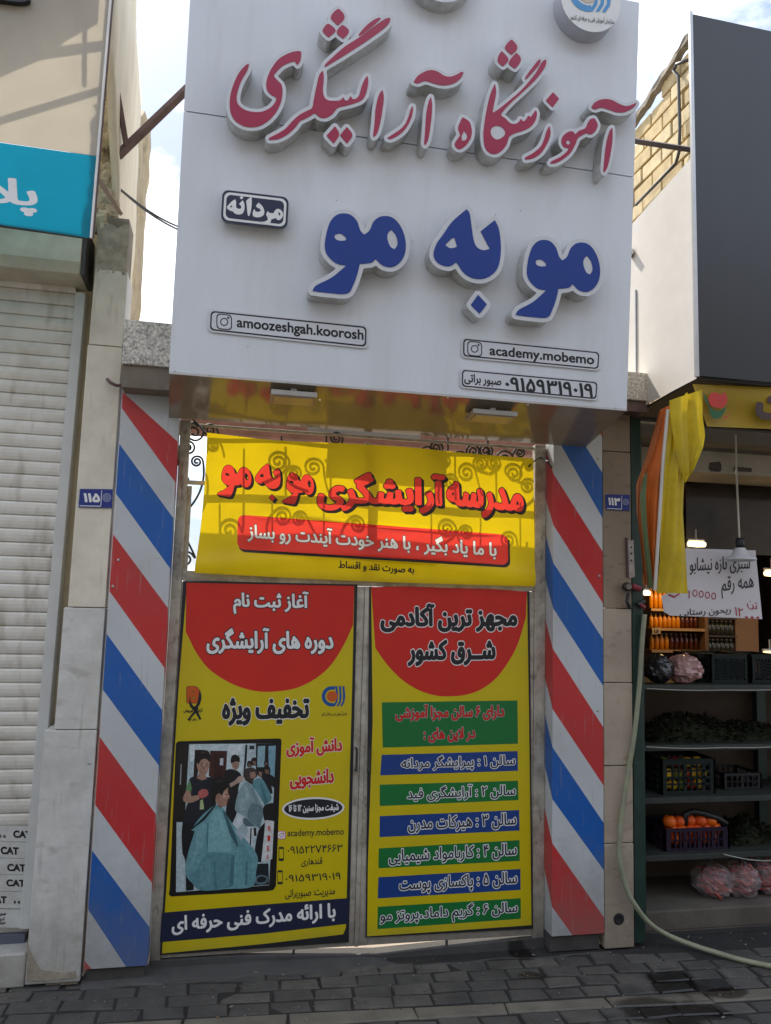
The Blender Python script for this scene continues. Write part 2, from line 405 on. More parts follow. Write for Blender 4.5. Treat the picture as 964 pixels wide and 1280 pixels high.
def text_layers(s, bold, grow, res=90):
    key = (s, bold, tuple(grow))
    if key in TCACHE: return TCACHE[key]
    lps = text_loops(s)
    bx, by = bold if isinstance(bold, tuple) else (bold, bold)
    a, lo = raster(lps, res, max([bx, by]+[bx+g for g in grow])+.06)
    base = dilate(a, bx*res, by*res); lay = []
    for g in [0]+list(grow):
        c = contours(blur(dilate(base, g*res) if g else base)); lay.append([q/res for q in c])
    al = np.concatenate(lay[0]); mn, mx_ = al.min(0), al.max(0)
    lay = [[(q-mn)/(mx_-mn) for q in L] for L in lay]
    TCACHE[key] = lay; return lay
def wr(parent, name, s, x0, y0, x1, y1, h, mats, surf, bold=.03, grow=(), step=.0007, lift=.0012, shadow=None):
    """Line of lettering: (x0,y0)-(x1,y1) run along the middle of its ink, h is its height, all as measured; surf maps a measured point and a lift to 3D."""
    lay = text_layers(s, bold, grow); mb = MB(); n = len(lay)
    def P(u, v, l, dx=0, dy=0): return surf(x0+(x1-x0)*u+dx, y0+(y1-y0)*u-(v-.5)*h+dy, l)
    if shadow:
        vs, fs = fill(lay[-1]); mb.mat(n); mb.add([P(u, v, lift-step, *shadow) for u, v in vs], fs)
    for i, L in enumerate(lay):
        vs, fs = fill(L); mb.mat(i); mb.add([P(u, v, lift+step*(n-1-i)) for u, v in vs], fs)
    return mb.build(name, mats, parent)
def smooth(pts, sub=5, corner=75):
    P = [np.array(p, float) for p in pts]; n = len(P); out = []
    def ang(i):
        a = P[i]-P[i-1]; b = P[(i+1) % n]-P[i]
        return math.degrees(abs(math.atan2(a[0]*b[1]-a[1]*b[0], a@b)))
    cor = [ang(i) > corner for i in range(n)]
    for i in range(n):
        p1, p2 = P[i], P[(i+1) % n]; d = p2-p1
        t1 = (d if cor[i] else (p2-P[i-1])/2); t2 = (d if cor[(i+1) % n] else (P[(i+2) % n]-p1)/2)
        L = np.hypot(*d)
        for t in (t1, t2):
            m = np.hypot(*t)
            if m > 1.2*L: t *= 1.2*L/m
        for k in range(sub):
            t = k/sub; t_2, t_3 = t*t, t*t*t
            out.append((2*t_3-3*t_2+1)*p1+(t_3-2*t_2+t)*t1+(-2*t_3+3*t_2)*p2+(t_3-t_2)*t2)
    return np.array(out)
def rrect(w, h, r, seg=5):
    pts = []
    for cx, cy, a0 in ((w-r, h-r, 0), (r, h-r, 90), (r, r, 180), (w-r, r, 270)):
        for k in range(seg+1):
            a = rad(a0+90*k/seg); pts.append((cx+r*math.cos(a), cy+r*math.sin(a)))
    return pts
def quadmap(tl, tr, br, bl):    # unit square -> measured quad (v up)
    tl, tr, br, bl = [np.array(p, float) for p in (tl, tr, br, bl)]
    return lambda u, v: (bl*(1-u)+br*u)*(1-v)+(tl*(1-u)+tr*u)*v
def flat(mb, pts, surf, l, sm=False):
    if sm: pts = smooth(pts)
    vs, fs = fill([np.array(pts, float)]); mb.add([surf(x, y, l) for x, y in vs], fs); return mb
def inpoly(p, L):
    x, y = p; c = False; n = len(L)
    for i in range(n):
        x0, y0 = L[i-1]; x1, y1 = L[i]
        if (y0 > y) != (y1 > y) and x < (x1-x0)*(y-y0)/(y1-y0)+x0: c = not c
    return c
area = lambda L: .5*np.sum(L[:, 0]*np.roll(L[:, 1], -1)-L[:, 1]*np.roll(L[:, 0], -1))

# ------------------------------------------------------------------ ground
def wet(m, blobs):
    n = m.node_tree; L = n.links; b = n.nodes['Principled BSDF']; src = b.inputs['Base Color'].links[0].from_socket
    g = n.nodes.new('ShaderNodeNewGeometry'); nz = n.nodes.new('ShaderNodeTexNoise'); nz.inputs['Scale'].default_value = 5; nz.inputs['Detail'].default_value = 6
    L.new(g.outputs['Position'], nz.inputs['Vector']); acc = None
    for x, y, rx, ry in blobs:
        s = n.nodes.new('ShaderNodeVectorMath'); s.operation = 'SUBTRACT'; L.new(g.outputs['Position'], s.inputs[0]); s.inputs[1].default_value = (x, y, 0)
        d = n.nodes.new('ShaderNodeVectorMath'); d.operation = 'MULTIPLY'; L.new(s.outputs[0], d.inputs[0]); d.inputs[1].default_value = (1/rx, 1/ry, 0)
        l = n.nodes.new('ShaderNodeVectorMath'); l.operation = 'LENGTH'; L.new(d.outputs[0], l.inputs[0])
        a = n.nodes.new('ShaderNodeMath'); a.operation = 'MULTIPLY_ADD'; L.new(nz.outputs['Fac'], a.inputs[0]); a.inputs[1].default_value = 2.2; L.new(l.outputs['Value'], a.inputs[2])
        r = n.nodes.new('ShaderNodeMapRange'); r.inputs['From Min'].default_value = 1.85; r.inputs['From Max'].default_value = 2.25; r.inputs['To Min'].default_value = 1; r.inputs['To Max'].default_value = 0
        L.new(a.outputs[0], r.inputs['Value'])
        if acc is None: acc = r.outputs['Result']
        else:
            q = n.nodes.new('ShaderNodeMath'); q.operation = 'MAXIMUM'; L.new(acc, q.inputs[0]); L.new(r.outputs['Result'], q.inputs[1]); acc = q.outputs[0]
    k = n.nodes.new('ShaderNodeMapRange'); L.new(acc, k.inputs['Value']); k.inputs['To Min'].default_value = 1; k.inputs['To Max'].default_value = .34
    v = n.nodes.new('ShaderNodeVectorMath'); v.operation = 'SCALE'; L.new(src, v.inputs[0]); L.new(k.outputs['Result'], v.inputs['Scale'])
    L.new(v.outputs[0], b.inputs['Base Color'])
    k2 = n.nodes.new('ShaderNodeMapRange'); L.new(acc, k2.inputs['Value']); k2.inputs['To Min'].default_value = b.inputs['Roughness'].default_value; k2.inputs['To Max'].default_value = .3
    L.new(k2.outputs['Result'], b.inputs['Roughness'])
WB = []
for x, y, rx, ry in ((840, 1228, .2, .16), (815, 1262, .26, .1), (862, 1268, .2, .14), (650, 1190, .07, .1), (668, 1218, .07, .05), (742, 1181, .2, .05), (905, 1240, .14, .06)):
    q = atZ(x, y); WB.append((q.x, q.y, rx, ry))
for m in (PAVER, PAVER2, JOINT, STRIPY): wet(m, WB)
g = MB(); g.box((-300, -300, -.4), (300, 300, -.16)); struct(g.build('ground', mat('dusty_ground', (.2, .17, .13), .95, var=.2, scale=.5)))
g = MB(); g.box((-60, -9, -.159), (60, -3.15, -.13)); struct(g.build('road', ASPH))
g = MB(); g.box((-60, -3.149, -.159), (60, -3.0, .005)); struct(g.build('kerb', CONC, bevel=.015))
g = MB(); g.box((-60, -13, -.158), (60, -9.01, .0)); struct(g.build('far_pavement', CONC))
pv = MB(); pv.box((-8, -2.999, -.1), (10, -.001, -.009)); pv.box((2.41, -.0009, -.1), (10, .06, -.004))
TH = rad(-2.7); cth, sth = math.cos(TH), math.sin(TH)
def brick(x0, y0, x1, y1, mi, dz, tx, ty, ch=.006):
    c = Vector(((x0+x1)/2, (y0+y1)/2, 0)); hx, hy = (x1-x0)/2, (y1-y0)/2; rings = []
    jit = [(random.uniform(-.007, .007), random.uniform(-.006, .006)) for _ in range(4)]
    for ex, z in ((0, -.05), (0, -.006), (ch, 0)):
        for (sx, sy), (jx, jy) in zip(((-1,-1),(1,-1),(1,1),(-1,1)), jit):
            px, py = c.x+sx*(hx-ex)+jx, c.y+sy*(hy-ex)+jy
            rings.append((px*cth-(py+.52)*sth+.0, px*sth+(py+.52)*cth-.52, z+dz+tx*(px-c.x)+ty*(py-c.y) if z > -.04 else z))
    pv.mat(mi); pv.add(rings, [(0,1,5,4),(1,2,6,5),(2,3,7,6),(3,0,4,7),(4,5,9,8),(5,6,10,9),(6,7,11,10),(7,4,8,11),(8,9,10,11)])
y = -.07; row = 0
while y > -2.9:
    if -.64 < y-.05 < -.52 and row == 4: y = -.6245; row += 1; continue
    hgt = .108 if row < 4 else .104
    y0 = y-hgt+.012
    x = -4.2+(row % 2)*.1+random.uniform(-.015, .015)
    while x < 6.5:
        l = .2+random.uniform(-.006, .006)
        if row < 3 and x < .1: l *= 1.25
        if random.random() > .004:
            brick(x+.006, y0, x+l-.006, y, 1 if random.random() < .62 else 2, random.uniform(-.007, .003), random.uniform(-.035, .035), random.uniform(-.045, .045))
        x += l
    y = y0-.012; row += 1
x = -4.0
while x < 6.3:
    l = random.uniform(.42, .62); brick(x+.004, -.6125, x+l-.004, -.5125, 3, random.uniform(-.002, .004), 0, random.uniform(-.01, .01), .008); x += l
pv.mat(0)
struct(pv.build('pavement', [JOINT, PAVER, PAVER2, STRIPY], fix=False))
g = MB(); g.box((-.62, 0, -.15), (2.35, 9, .012)); struct(g.build('courtyard_floor', mat('sunlit_screed', (.36, .3, .25), .85, var=.12, scale=5)))
g = MB(); g.box((2.42, .061, -.12), (6, 5, .03)); struct(g.build('shop_floor', mat('worn_tiles', (.2, .17, .14), .6, var=.2)))

APR_ = mat('grey_cement_apron', (.07, .067, .063), .9, var=.25, scale=6, dirt=(.05, .047, .045), dirt_amt=.6, dscale=3, bump=.4, bscale=50); wet(APR_, WB)
def apron(u, v):
    x = -.62+2.86*u; y = .02-.17*v
    top = float(np.interp(u, (0, .3, .5, .6, 1), (.02, .02, .012, -.03, -.03)))
    return (x, y+.05*pnoise(Vector((u*11, 0, 2)))*max(0, v-.5)*2, max(-.02, top*(1-max(0, v-.4)/.6)-.014*(v > .98)) + .004*pnoise(Vector((u*16, v*5, 1))))
g = MB(); g.sheet(apron, 90, 12); struct(g.build('cement_apron', APR_, smooth=True))
def sill_top(x): return float(np.interp(x, (-.31, .1, .5, .9, 1.3, 1.89), (.057, .055, .036, .018, .032, .05)))
m = MB(); xs_ = [-.306+2.19*i/40 for i in range(41)]
for a_, b_ in zip(xs_, xs_[1:]): m.hexa([(a_, -.03, -.05), (b_, -.03, -.05), (b_, .05, -.05), (a_, .05, -.05)], [(a_, -.03, sill_top(a_)-.004), (b_, -.03, sill_top(b_)-.004), (b_, .05, sill_top(b_)), (a_, .05, sill_top(a_))])
tag(m.build('threshold', APR_), 'worn cement threshold under the double gate', 'threshold')
# buildings across the street: only what the pavement and the glossy panels see of them
def far_house(x0, x1, h, col, lab):
    t = thing('house', ((x0+x1)/2, -13, 0), lab, 'house', 'houses across the street')
    m = MB(); m.box((x0, -20, 0), (x1, -13.0, h)); m.build('wall', mat('render_'+str(len(MATS)), col, .85, var=.1), t)
    m = MB(); m.box((x0+.3, -12.996, .2), (x1-.3, -12.93, 2.7)); m.build('shopfront', mat('dark_shopfront', (.06, .06, .065), .3), t)
    n = int((x1-x0)//2.2)
    for i in range(n):
        m = MB(); xa = x0+.6+i*2.2; m.box((xa, -12.996, 3.6), (xa+1.2, -12.95, 5)); m.build('window', mat('far_window', (.08, .1, .12), .15), t)

far_house(-16, -1.5, 8, (.3, .27, .23), 'low beige house across the street on the left')
far_house(-1.4, 16, 10.5, (.17, .16, .15), 'taller grey house across the street on the right')
# ------------------------------------------------------------------ left neighbour: pillar, shutter, signs
t = thing('stone_pillar', (-.75, -.0, 0), 'cream stone pillar with a house number plate beside the roller shutter', 'pillar')
m = MB()
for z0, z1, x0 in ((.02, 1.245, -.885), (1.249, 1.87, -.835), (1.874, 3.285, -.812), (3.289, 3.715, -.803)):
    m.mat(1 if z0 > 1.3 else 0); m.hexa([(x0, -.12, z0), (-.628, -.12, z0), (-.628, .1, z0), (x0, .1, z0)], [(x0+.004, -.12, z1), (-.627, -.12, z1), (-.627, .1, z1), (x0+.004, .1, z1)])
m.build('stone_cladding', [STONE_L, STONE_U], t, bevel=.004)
m = MB(); m.box((-.79, -.1, .0), (-.64, .09, 4.03)); m.build('rough_core', CEMENT, t)
m = MB(); m.sheet(lambda u, v: (-.8+u*.165+.008*pnoise(Vector((u*7, v*6, 1))), -.118+.02*pnoise(Vector((u*6, v*5, 4))), 3.7+v*(.28+.04*pnoise(Vector((u*4, 0, 2))))), 12, 14); m.build('broken_render', mat('pale_broken_render', (.46, .4, .3), .9, var=.25, scale=9, dirt=(.2, .16, .11), dirt_amt=.7, dscale=8, bump=.5, bscale=40), t, smooth=True)
m = MB(); pts = [at(x, yy, -.126) for x, yy in ((50, 1212), (80, 1216), (94, 1214), (95, 1222), (60, 1226), (34, 1226), (34, 1180), (42, 1200))]
m.slab(pts, (0, .02, 0)); m.build('cement_patch', CEMENT, t)

STUB = mat('dark_cement_stub', (.06, .055, .05), .9, var=.3, bump=.3)
t = thing('neighbour_building', (-2.5, 1, 0), 'cream plastered neighbour building with crumbling corner on the left', 'building')
m = MB(); m.box((-5, .9, 0), (-1.5, 3, 4.7)); m.build('wall', PLASTER, t)
def ragged(u, v):      # flank wall whose free edge has lost its render
    z = 3.2+v*2.9; ye = float(np.interp(z, (3.2, 4.2, 5.0, 5.16, 5.5, 6.1), (.74, .7, .6, .55, .12, -.33))); y0_ = float(np.interp(z, (3.2, 4.05, 4.4, 4.7, 6.1), (.0, .0, -.2, -.5, -.66))); y = y0_+u*(ye-y0_+.03*pnoise(Vector((0, z*3, 7))))
    return (-.735+.012*pnoise(Vector((y*5, z*4, 2))), y, z)
m = MB(); m.box((-5, .1, 0), (-.7, .25, 3.95)); m.build('shop_wall', PLASTER, t)
m = MB(); m.sheet(ragged, 10, 60); m.build('flank_wall', mat('cream_plaster_sun_tone', (.92, .83, .64), .85, var=.1, scale=4, dirt=(.5, .4, .22), dirt_amt=.35, streak=True, bump=.3, bscale=20), t, smooth=True, solid=.04)  # plaster colour lightened to stand in for sunlight on this flank
m = MB(); m.box((-1.0, .11, 3.2), (-.765, .6, 4.9)); m.build('flank_core', PLASTER, t)
m = MB(); m.sheet(lambda u, v: (-.96+u*(.255-.13*v+.05*pnoise(Vector((1, v*9, 5)))), -.07+.05*v+.06*pnoise(Vector((u*6, v*14, 9)))+.03*pnoise(Vector((u*14, v*40, 2))), 3.95+v*1.15+.05*pnoise(Vector((u*6, 3, 1)))*v), 26, 90); m.build('crumbling_corner', mat('broken_plaster', (.66, .57, .4), .95, var=.35, scale=14, dirt=(.22, .15, .09), dirt_amt=.9, dscale=6, dpos=(.5, .6), bump=.6, bscale=30), t, solid=.05)
t = thing('brick_stub', (-.68, 1, 3.5), 'broken end of a yellow brick wall behind the rusty tube', 'wall')
m = MB(); tl, tr, br, bl = [atX(x, yy, -.7) for x, yy in ((170, 128), (190, 148), (183, 290), (168, 300))]
def stub(u, v):
    y = .5+u*(.86-.05*v+.05*pnoise(Vector((3, v*9, 8))))
    return (-.775+.03*pnoise(Vector((u*4, v*9, 3))), y, 3.2+v*(5.14+(y-.56)*.42-3.2+.08*pnoise(Vector((u*5, 0, 6)))))
m.sheet(stub, 10, 40); m.build('brickwork', mat('pale_ochre_render', (.55, .45, .28), .9, var=.25, scale=8, dirt=(.2, .16, .12), dirt_amt=.7, dscale=5, bump=.5, bscale=25), t, solid=.08)

# roller shutter
t = thing('roller_shutter', (-1.2, .05, .2), 'pale ribbed roller shutter closed over the left shopfront', 'shutter')
m = MB(); p = []; z = .2; pitch = .0745
while z < 3.72:
    for a, b in ((0, .002), (.003, -.005), (.02, -.009), (.04, -.0105), (.06, -.009), (.069, -.006), (.0705, .006)): p.append((z+a, .06+b))
    z += pitch
k = len(p); m.add([(-2.4, yy, zz) for zz, yy in p]+[(-.925, yy, zz) for zz, yy in p], [(i, i+1, k+i+1, k+i) for i in range(k-1)])
m.build('slats', SHUT, t, fix=False)
m = MB(); m.hexa([(-.957, .0, .235), (-.9, .0, .235), (-.9, .09, .235), (-.957, .09, .235)], [(-.915, .0, 3.62), (-.862, .0, 3.62), (-.862, .09, 3.62), (-.915, .09, 3.62)])
m.build('guide_rail', GUIDE, t, bevel=.004)
m = MB(); m.box((-2.4, .02, .16), (-.93, .08, .2)); m.build('bottom_bar', mat('blue_grey_bar', (.1, .11, .15), .5), t)
m = MB()
pr = [(-.14, 3.90), (-.17, 3.88), (-.175, 3.72), (-.14, 3.665), (.08, 3.66), (.08, 3.92), (-.1, 3.92)]
m.add([(-2.4, a, b) for a, b in pr]+[(-.866, a, b) for a, b in pr], [list(range(7))[::-1], list(range(7, 14))]+[(i, (i+1) % 7, 7+(i+1) % 7, 7+i) for i in range(7)])
hood = m.build('hood', mat('cream_hood', (.74, .68, .53), .5, var=.12, dirt=(.4, .33, .2), dirt_amt=.5), t, bevel=.006)
m = MB(); m.box((-.864, -.16, 3.66), (-.845, .08, 3.93)); m.build('end_plate', mat('dark_end_plate', (.08, .07, .06), .6), hood)
g = MB(); g.box((-2.4, -.1, 0), (-.891, .1, .16)); g.build('door_step', STONE_L, bevel=.008); tag(bpy.data.objects['door_step'], 'pale stone step under the roller shutter', 'step')
# paper stickers on the shutter
def sticker(y0, y1, words, lab, dark=BLACKP):
    t = thing('sticker', at(10, y1, .03), lab, 'sticker', 'paper stickers on the shutter')
    m = MB(); Y = .0395; qa = [at(-75, y0-2, Y), at(38.5-(y0-1035)*.08, y0, Y), at(38.5-(y1-1035)*.08, y1, Y), at(-75, y1-2, Y)]
    m.slab(qa, (0, .0008, 0)); m.build('paper', mat('sticker_paper', (.6, .6, .56), .6, var=.08, scale=20, dirt=(.42, .4, .34), dirt_amt=.5, dscale=14), t)
    sf = lambda x, y, l: at(x, y, Y-l)
    for i, (s, x0, yy0, x1, yy1, h, b) in enumerate(words): wr(t, 'lettering', s, x0, yy0, x1, yy1, h, [dark], sf, bold=b)
sticker(1033, 1052.5, [('CAT', 16.5, 1042.6, 39, 1043.6, 9.4, .05), ('ه ه', -1, 1045, 7, 1045.5, 4, .03)], 'topmost white paper sticker with a CAT logo on the shutter slats')
sticker(1053, 1073, [('CAT', .8, 1063, 23.4, 1064, 9.6, .05)], 'white CAT paper sticker second from the top, its logo near the frame edge')
sticker(1073.5, 1093.5, [('CAT', 9, 1084.3, 32, 1085.2, 9.4, .05)], 'middle white CAT paper sticker of the shutter stack')
sticker(1094, 1114.5, [('CAT', 7.8, 1103.6, 31.5, 1104.4, 9, .05)], 'white CAT paper sticker second from the bottom above a cut off logo')
sticker(1115, 1136, [('CAT', -14, 1124.5, 8.4, 1125, 9.2, .05), ('ه ه ه', 17, 1127.5, 30, 1128, 4, .03)], 'lowest white CAT paper sticker, its logo cut off at the frame edge')
sticker(1137, 1160, [('سرو', -2, 1143, 7.5, 1143.5, 4.5, .05), ('آری', -2, 1148.5, 6, 1149, 4.5, .05), ('دوری', -2, 1153.5, 7, 1154, 4.5, .05)], 'bottom paper sticker with three small words in a box above the step')

# left shop sign: translucent sheet on a tube frame, lit from behind
t = thing('shop_sign', (-1.3, -.6, 3.7), 'beige and teal shop sign cut by the left edge of the photo', 'sign')
SHY = -.6; sfl = lambda x, y, l: at(x, y, SHY-l)
def sx(y): return 137.5-24.5*y/297
FLEXB = mat('beige_flex_face', (.7, .66, .58), .5, var=.03, trans=.62); FLEXT = mat('teal_flex_face', srgb(28, 178, 200), .45, var=.04, trans=.66)
m = MB(); m.slab([at(sx(194.7), 194.7, SHY), at(sx(-45), -45, SHY), at(-260, -102, SHY), at(-260, 141, SHY)], (0, .002, 0)); m.build('face', FLEXB, t)
m = MB(); m.slab([at(sx(297), 297.5, SHY), at(sx(195.2), 195.2, SHY), at(-260, 141.5, SHY), at(-260, 243, SHY)], (0, .002, 0)); lf = m.build('lower_band', FLEXT, t)
wr(t, 'lettering', 'پلا', -14, 243, 47, 248, 46, [WHITEP], sfl, bold=(.035, .02))
m = MB(); m.add([sfl(x, y, .02) for x, y in smooth([(-60, -12), (-10, -14), (20, -12), (38, -4), (36, 3), (24, 5), (-10, 1), (-60, -4)])], [list(range(40))]); m.build('dark_logo', BLACKP, t, solid=.03)
m = MB(); a, b = at(sx(-45)-1, -45, SHY+.035), at(sx(297)-1, 297, SHY+.035); m.tube([a, b], .022, 4); m.tube([b+Vector((0, 0, .01)), at(-260, 243, SHY+.035)], .02, 4)
m.tube([at(-260, 215, SHY+.09), at(sx(85), 98, SHY+.09)], .016, 4); m.tube([at(-260, 80, SHY+.22), at(sx(30), 28, SHY+.22)], .022, 4); m.tube([at(105, -20, SHY+.05), at(104, 100, SHY+.05)], .012, 4)
m.build('tube_frame', RUST, t)
m = MB(); m.slab([at(-120, 120, SHY+.14), at(0, 76, SHY+.14), at(56, 52, SHY+.14), at(80, 32, SHY+.14), at(118, 12, SHY+.14), at(122, -70, SHY+.14), at(-260, -110, SHY+.14), at(-260, 150, SHY+.14)], (0, .004, 0)); m.build('shadow_sheet', mat('shadow_sheet_metal', (.3, .3, .3), .45, .6), t)  # unseen sheet added and cut to cast the diagonal shadow on the face
m = MB(); m.tube([at(sx(y)+.6, y, SHY-.004) for y in (297.5, 195, 90, -45)], .006, 6); m.build('edge_trim', mat('bright_edge', (.8, .78, .72), .4), t)
g = MB(); g.tube([at(135.5, 48, -.35), at(158, 182, -.1)], .017, 4); tag(g.build('steel_bar', RUST), 'dark steel brace running down the corner behind the left sign', 'brace')
g = MB(); g.tube([at(121, 221, -.45), at(151, 267, -.12)], .014, 4); tag(g.build('steel_bar', mat('pinkish_primer', (.42, .3, .24), .6, var=.2)), 'pinkish short steel brace below the rusty tube at the left sign', 'brace')
g = MB(); g.tube([at(147, 195, -.1), at(262, 84, .05)], .026, 4); tag(g.build('steel_tube', RUST), 'rusty square tube bracing the big white sign to the left wall', 'tube')
for i, (dx, lab) in enumerate(((0, 'upper thin cable strung from the left wall to the white sign'), (2.2, 'lower thin cable strung from the left wall to the white sign'))):
    g = MB(); pa, pb = at(150, 236+dx*.4, .05), at(240, 290+dx*2, .12); g.tube([pa.lerp(pb, k/10)-Vector((0, 0, .03*math.sin(math.pi*k/10))) for k in range(11)], .0055, 6)
    tag(g.build('cable', mat('grey_cable', (.16, .16, .16), .6)), lab, 'cable', 'cables in the left gap')
# ------------------------------------------------------------------ barber columns
def column(x0, x1, za, zb, ztop, zbot, lab, side, seq0):
    t = thing('barber_column', ((x0+x1)/2, -.06, zbot), lab, 'column'); m = MB()
    # za / zb: stripe borders on the two front edges, from the top down
    n = len(za); k = .32/(x1-x0)
    def quad(i):
        a0, a1 = (ztop, za[0]) if i == 0 else (za[i-1], za[i] if i < n else zbot-1)
        b0, b1 = (ztop+.4, zb[0]) if i == 0 else (zb[i-1], zb[i] if i < n else zbot-1)
        return a0, a1, b0, b1
    import itertools
    def clip(poly):
        for zc, sg in ((ztop, 1), (zbot, -1)):
            out = []
            for i in range(len(poly)):
                p, q = poly[i-1], poly[i]; ip = (zc-p[2])*sg >= 0; iq = (zc-q[2])*sg >= 0
                if ip != iq:
                    s = (zc-p[2])/(q[2]-p[2]); out.append(tuple(p[j]+(q[j]-p[j])*s for j in range(3)))
                if iq: out.append(q)
            poly = out
            if not poly: return None
        return poly
    w_ = x1-x0
    for i in range(n+1):
        a0, a1, b0, b1 = quad(i); c = (seq0+i) % 4; m.mat([0, 1, 0, 2][c])
        sl = (za[0]-zb[0])/w_*.12
        for pl in ([(x0, -.12, a0), (x0, -.12, a1), (x1, -.12, b1), (x1, -.12, b0)],
                   [(x0+.001, 0, a0+sl), (x0+.001, 0, a1+sl), (x0, -.12, a1), (x0, -.12, a0)],
                   [(x1, -.12, b0), (x1, -.12, b1), (x1, 0, b1-sl), (x1, 0, b0-sl)]):
            q = clip(pl)
            if q: m.add(q, [list(range(len(q)))])
    m.mat(0); m.add([(x0, -.12, ztop), (x1, -.12, ztop), (x1, 0, ztop), (x0, 0, ztop), (x0, -.12, zbot), (x1, -.12, zbot), (x1, 0, zbot), (x0, 0, zbot)], [(0, 1, 2, 3), (7, 6, 5, 4), (2, 3, 7, 6)])
    m.build('cladding', [PW, PR, PB], t, fix=False)
    m = MB()
    for px, py in side: m.lathe(at(px, py, -.12), [(0, -.006), (.006, -.005), (.009, 0)], 8, 'Y')
    m.build('screw', TRIM, t)
    return t
ex = lambda L, y: [at(a, b, y).z for a, b in L]
La = ex([(154, 490), (153, 510), (150, 554.5), (146.3, 617), (143.4, 668), (137.7, 739), (134.2, 792), (130, 862), (125, 921), (118, 1006), (113, 1063), (108.4, 1137), (104, 1201)], -.12)
Lb_ = ex([(224, 552), (221.4, 603), (218.5, 647.5), (214, 711), (211.3, 760), (207, 835), (203, 887.5), (197.5, 957), (193, 1018), (188, 1104), (184, 1159), (180, 1245), (177, 1290)], -.12)
column(-.611, -.308, La, Lb_, at(154, 470, -.12).z, at(104, 1212, -.12).z, 'left barber column striped red, white and blue beside house number 115', ((148, 700), (141, 733), (112, 954)), 0)
Ra = ex([(690.6, 447), (690.5, 494), (690.3, 540), (690, 592), (689.5, 656), (690, 703), (690, 760), (690.5, 811), (689.7, 886.5), (690.5, 934), (691, 999), (692, 1054), (692, 1133.5)], -.12)
Rb_ = ex([(755.5, 546), (755, 591), (755, 647.5), (754.5, 689.5), (754, 754), (754, 799), (754, 857.5), (753.5, 909), (753.5, 982), (753, 1028.6), (752.5, 1088), (753, 1147), (752, 1225)], -.12)
column(1.89, 2.209, Ra, Rb_, 3.13, at(720, 1168.8, -.12).z, 'right barber column striped blue, white and red beside house number 113', ((748, 573), (749, 720), (747.5, 888)), 1)
g = MB(); g.box((-.6, -.1, 0), (-.32, -.01, at(104, 1212, -.12).z-.003)); tag(g.build('column_base', STUB), 'dark cement stub under the left barber column', 'base')
g = MB(); g.box((1.887, -.1, 0), (2.19, .03, at(720, 1168.8, -.12).z-.003)); tag(g.build('column_base', STUB), 'dark cement stub under the right barber column', 'base')

# ------------------------------------------------------------------ right stone pillar and lintel slabs
t = thing('stone_pillar', (2.31, -.05, 0), 'stained beige stone pillar between the right barber column and the greengrocer', 'pillar')
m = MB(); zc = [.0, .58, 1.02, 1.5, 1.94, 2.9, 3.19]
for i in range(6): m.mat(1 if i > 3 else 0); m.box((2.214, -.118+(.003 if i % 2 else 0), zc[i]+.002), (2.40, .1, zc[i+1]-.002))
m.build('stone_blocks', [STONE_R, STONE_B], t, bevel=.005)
m = MB(); m.lathe(at(774, 1149, -.121), [(.0, .002), (.026, -.002), (.034, .001), (.03, .004)], 14, 'Y'); m.build('drain_hole', BLACKP, t)
for nm, p0, p1, lab in (('granite_slab', (-.6, -.3, 3.145), (-.2, .08, 3.385), 'speckled granite block above the left barber column'), ('granite_slab', (2.05, -.24, 3.2), (2.49, .08, 3.375), 'speckled granite block beside the lower right corner of the big sign')):
    m = MB(); m.box(p0, p1); tag(m.build(nm, GRAN, bevel=.006), lab, 'slab')
g = MB(); g.hexa([(-.60, -.26, 3.03), (-.3, -.26, 3.03), (-.3, .07, 3.03), (-.6, .07, 3.03)], [(-.6, -.28, 3.143), (-.2, -.28, 3.143), (-.2, .07, 3.143), (-.6, .07, 3.143)]); tag(g.build('lintel', mat('brown_lintel', (.26, .22, .17), .85, var=.2, bump=.3)), 'brownish lintel under the left granite block', 'lintel')  # brown is the lintel's own colour
g = MB(); g.box((2.05, -.22, 3.135), (2.47, .07, 3.198)); tag(g.build('lintel', RUST), 'brownish lintel under the right granite block', 'lintel')

# house number plates
def plate(q, lab, num, nx0, ny0, nx1, ny1, nh, Y):
    t = thing('number_plate', at((q[0][0]+q[1][0])/2, q[2][1], Y), lab, 'house number'); sf = lambda x, y, l: at(x, y, Y-l)
    mp_ = quadmap(*q); m = MB(); m.slab([sf(*mp_(u, v), .004) for u, v in ((0, 0), (1, 0), (1, 1), (0, 1))], (0, .004, 0)); m.build('enamel', mat('number_plate_blue', srgb(28, 48, 130), .35, var=.1), t)
    wr(t, 'numerals', num, nx0, ny0, nx1, ny1, nh, [WHITEP], sf, bold=.045, lift=.0055)
    m = MB()
    for a, b, c, d in ((.03, .06, .66, .1), (.655, .1, .675, .93)): flat(m, [mp_(a, b), mp_(c, b), mp_(c, d), mp_(a, d)], sf, .0052)
    m.build('white_rule', WHITEP, t)
    m = MB(); c = mp_(.835, .55); rr_ = (q[1][0]-q[0][0])*.13
    for k in range(3):
        ro, ri = rr_*(1-.32*k), rr_*(1-.32*k-.14)
        for j in range(20):
            a, b = 2*math.pi*j/20, 2*math.pi*(j+.8 if k == 1 else j+1)/20
            m.add([sf(c[0]+r*math.cos(x), c[1]+r*math.sin(x), .0054) for r, x in ((ri, a), (ro, a), (ro, b), (ri, b))], [(0, 1, 2, 3)])
    m.build('emblem', mat('pale_blue_print', (.4, .45, .6), .5), t)
plate(((100, 611), (141, 611.5), (140, 635), (98, 634)), 'blue enamel house number plate reading 115 on the cream pillar', '۱۱۵', 104.5, 622, 125, 622.3, 11.5, -.125)
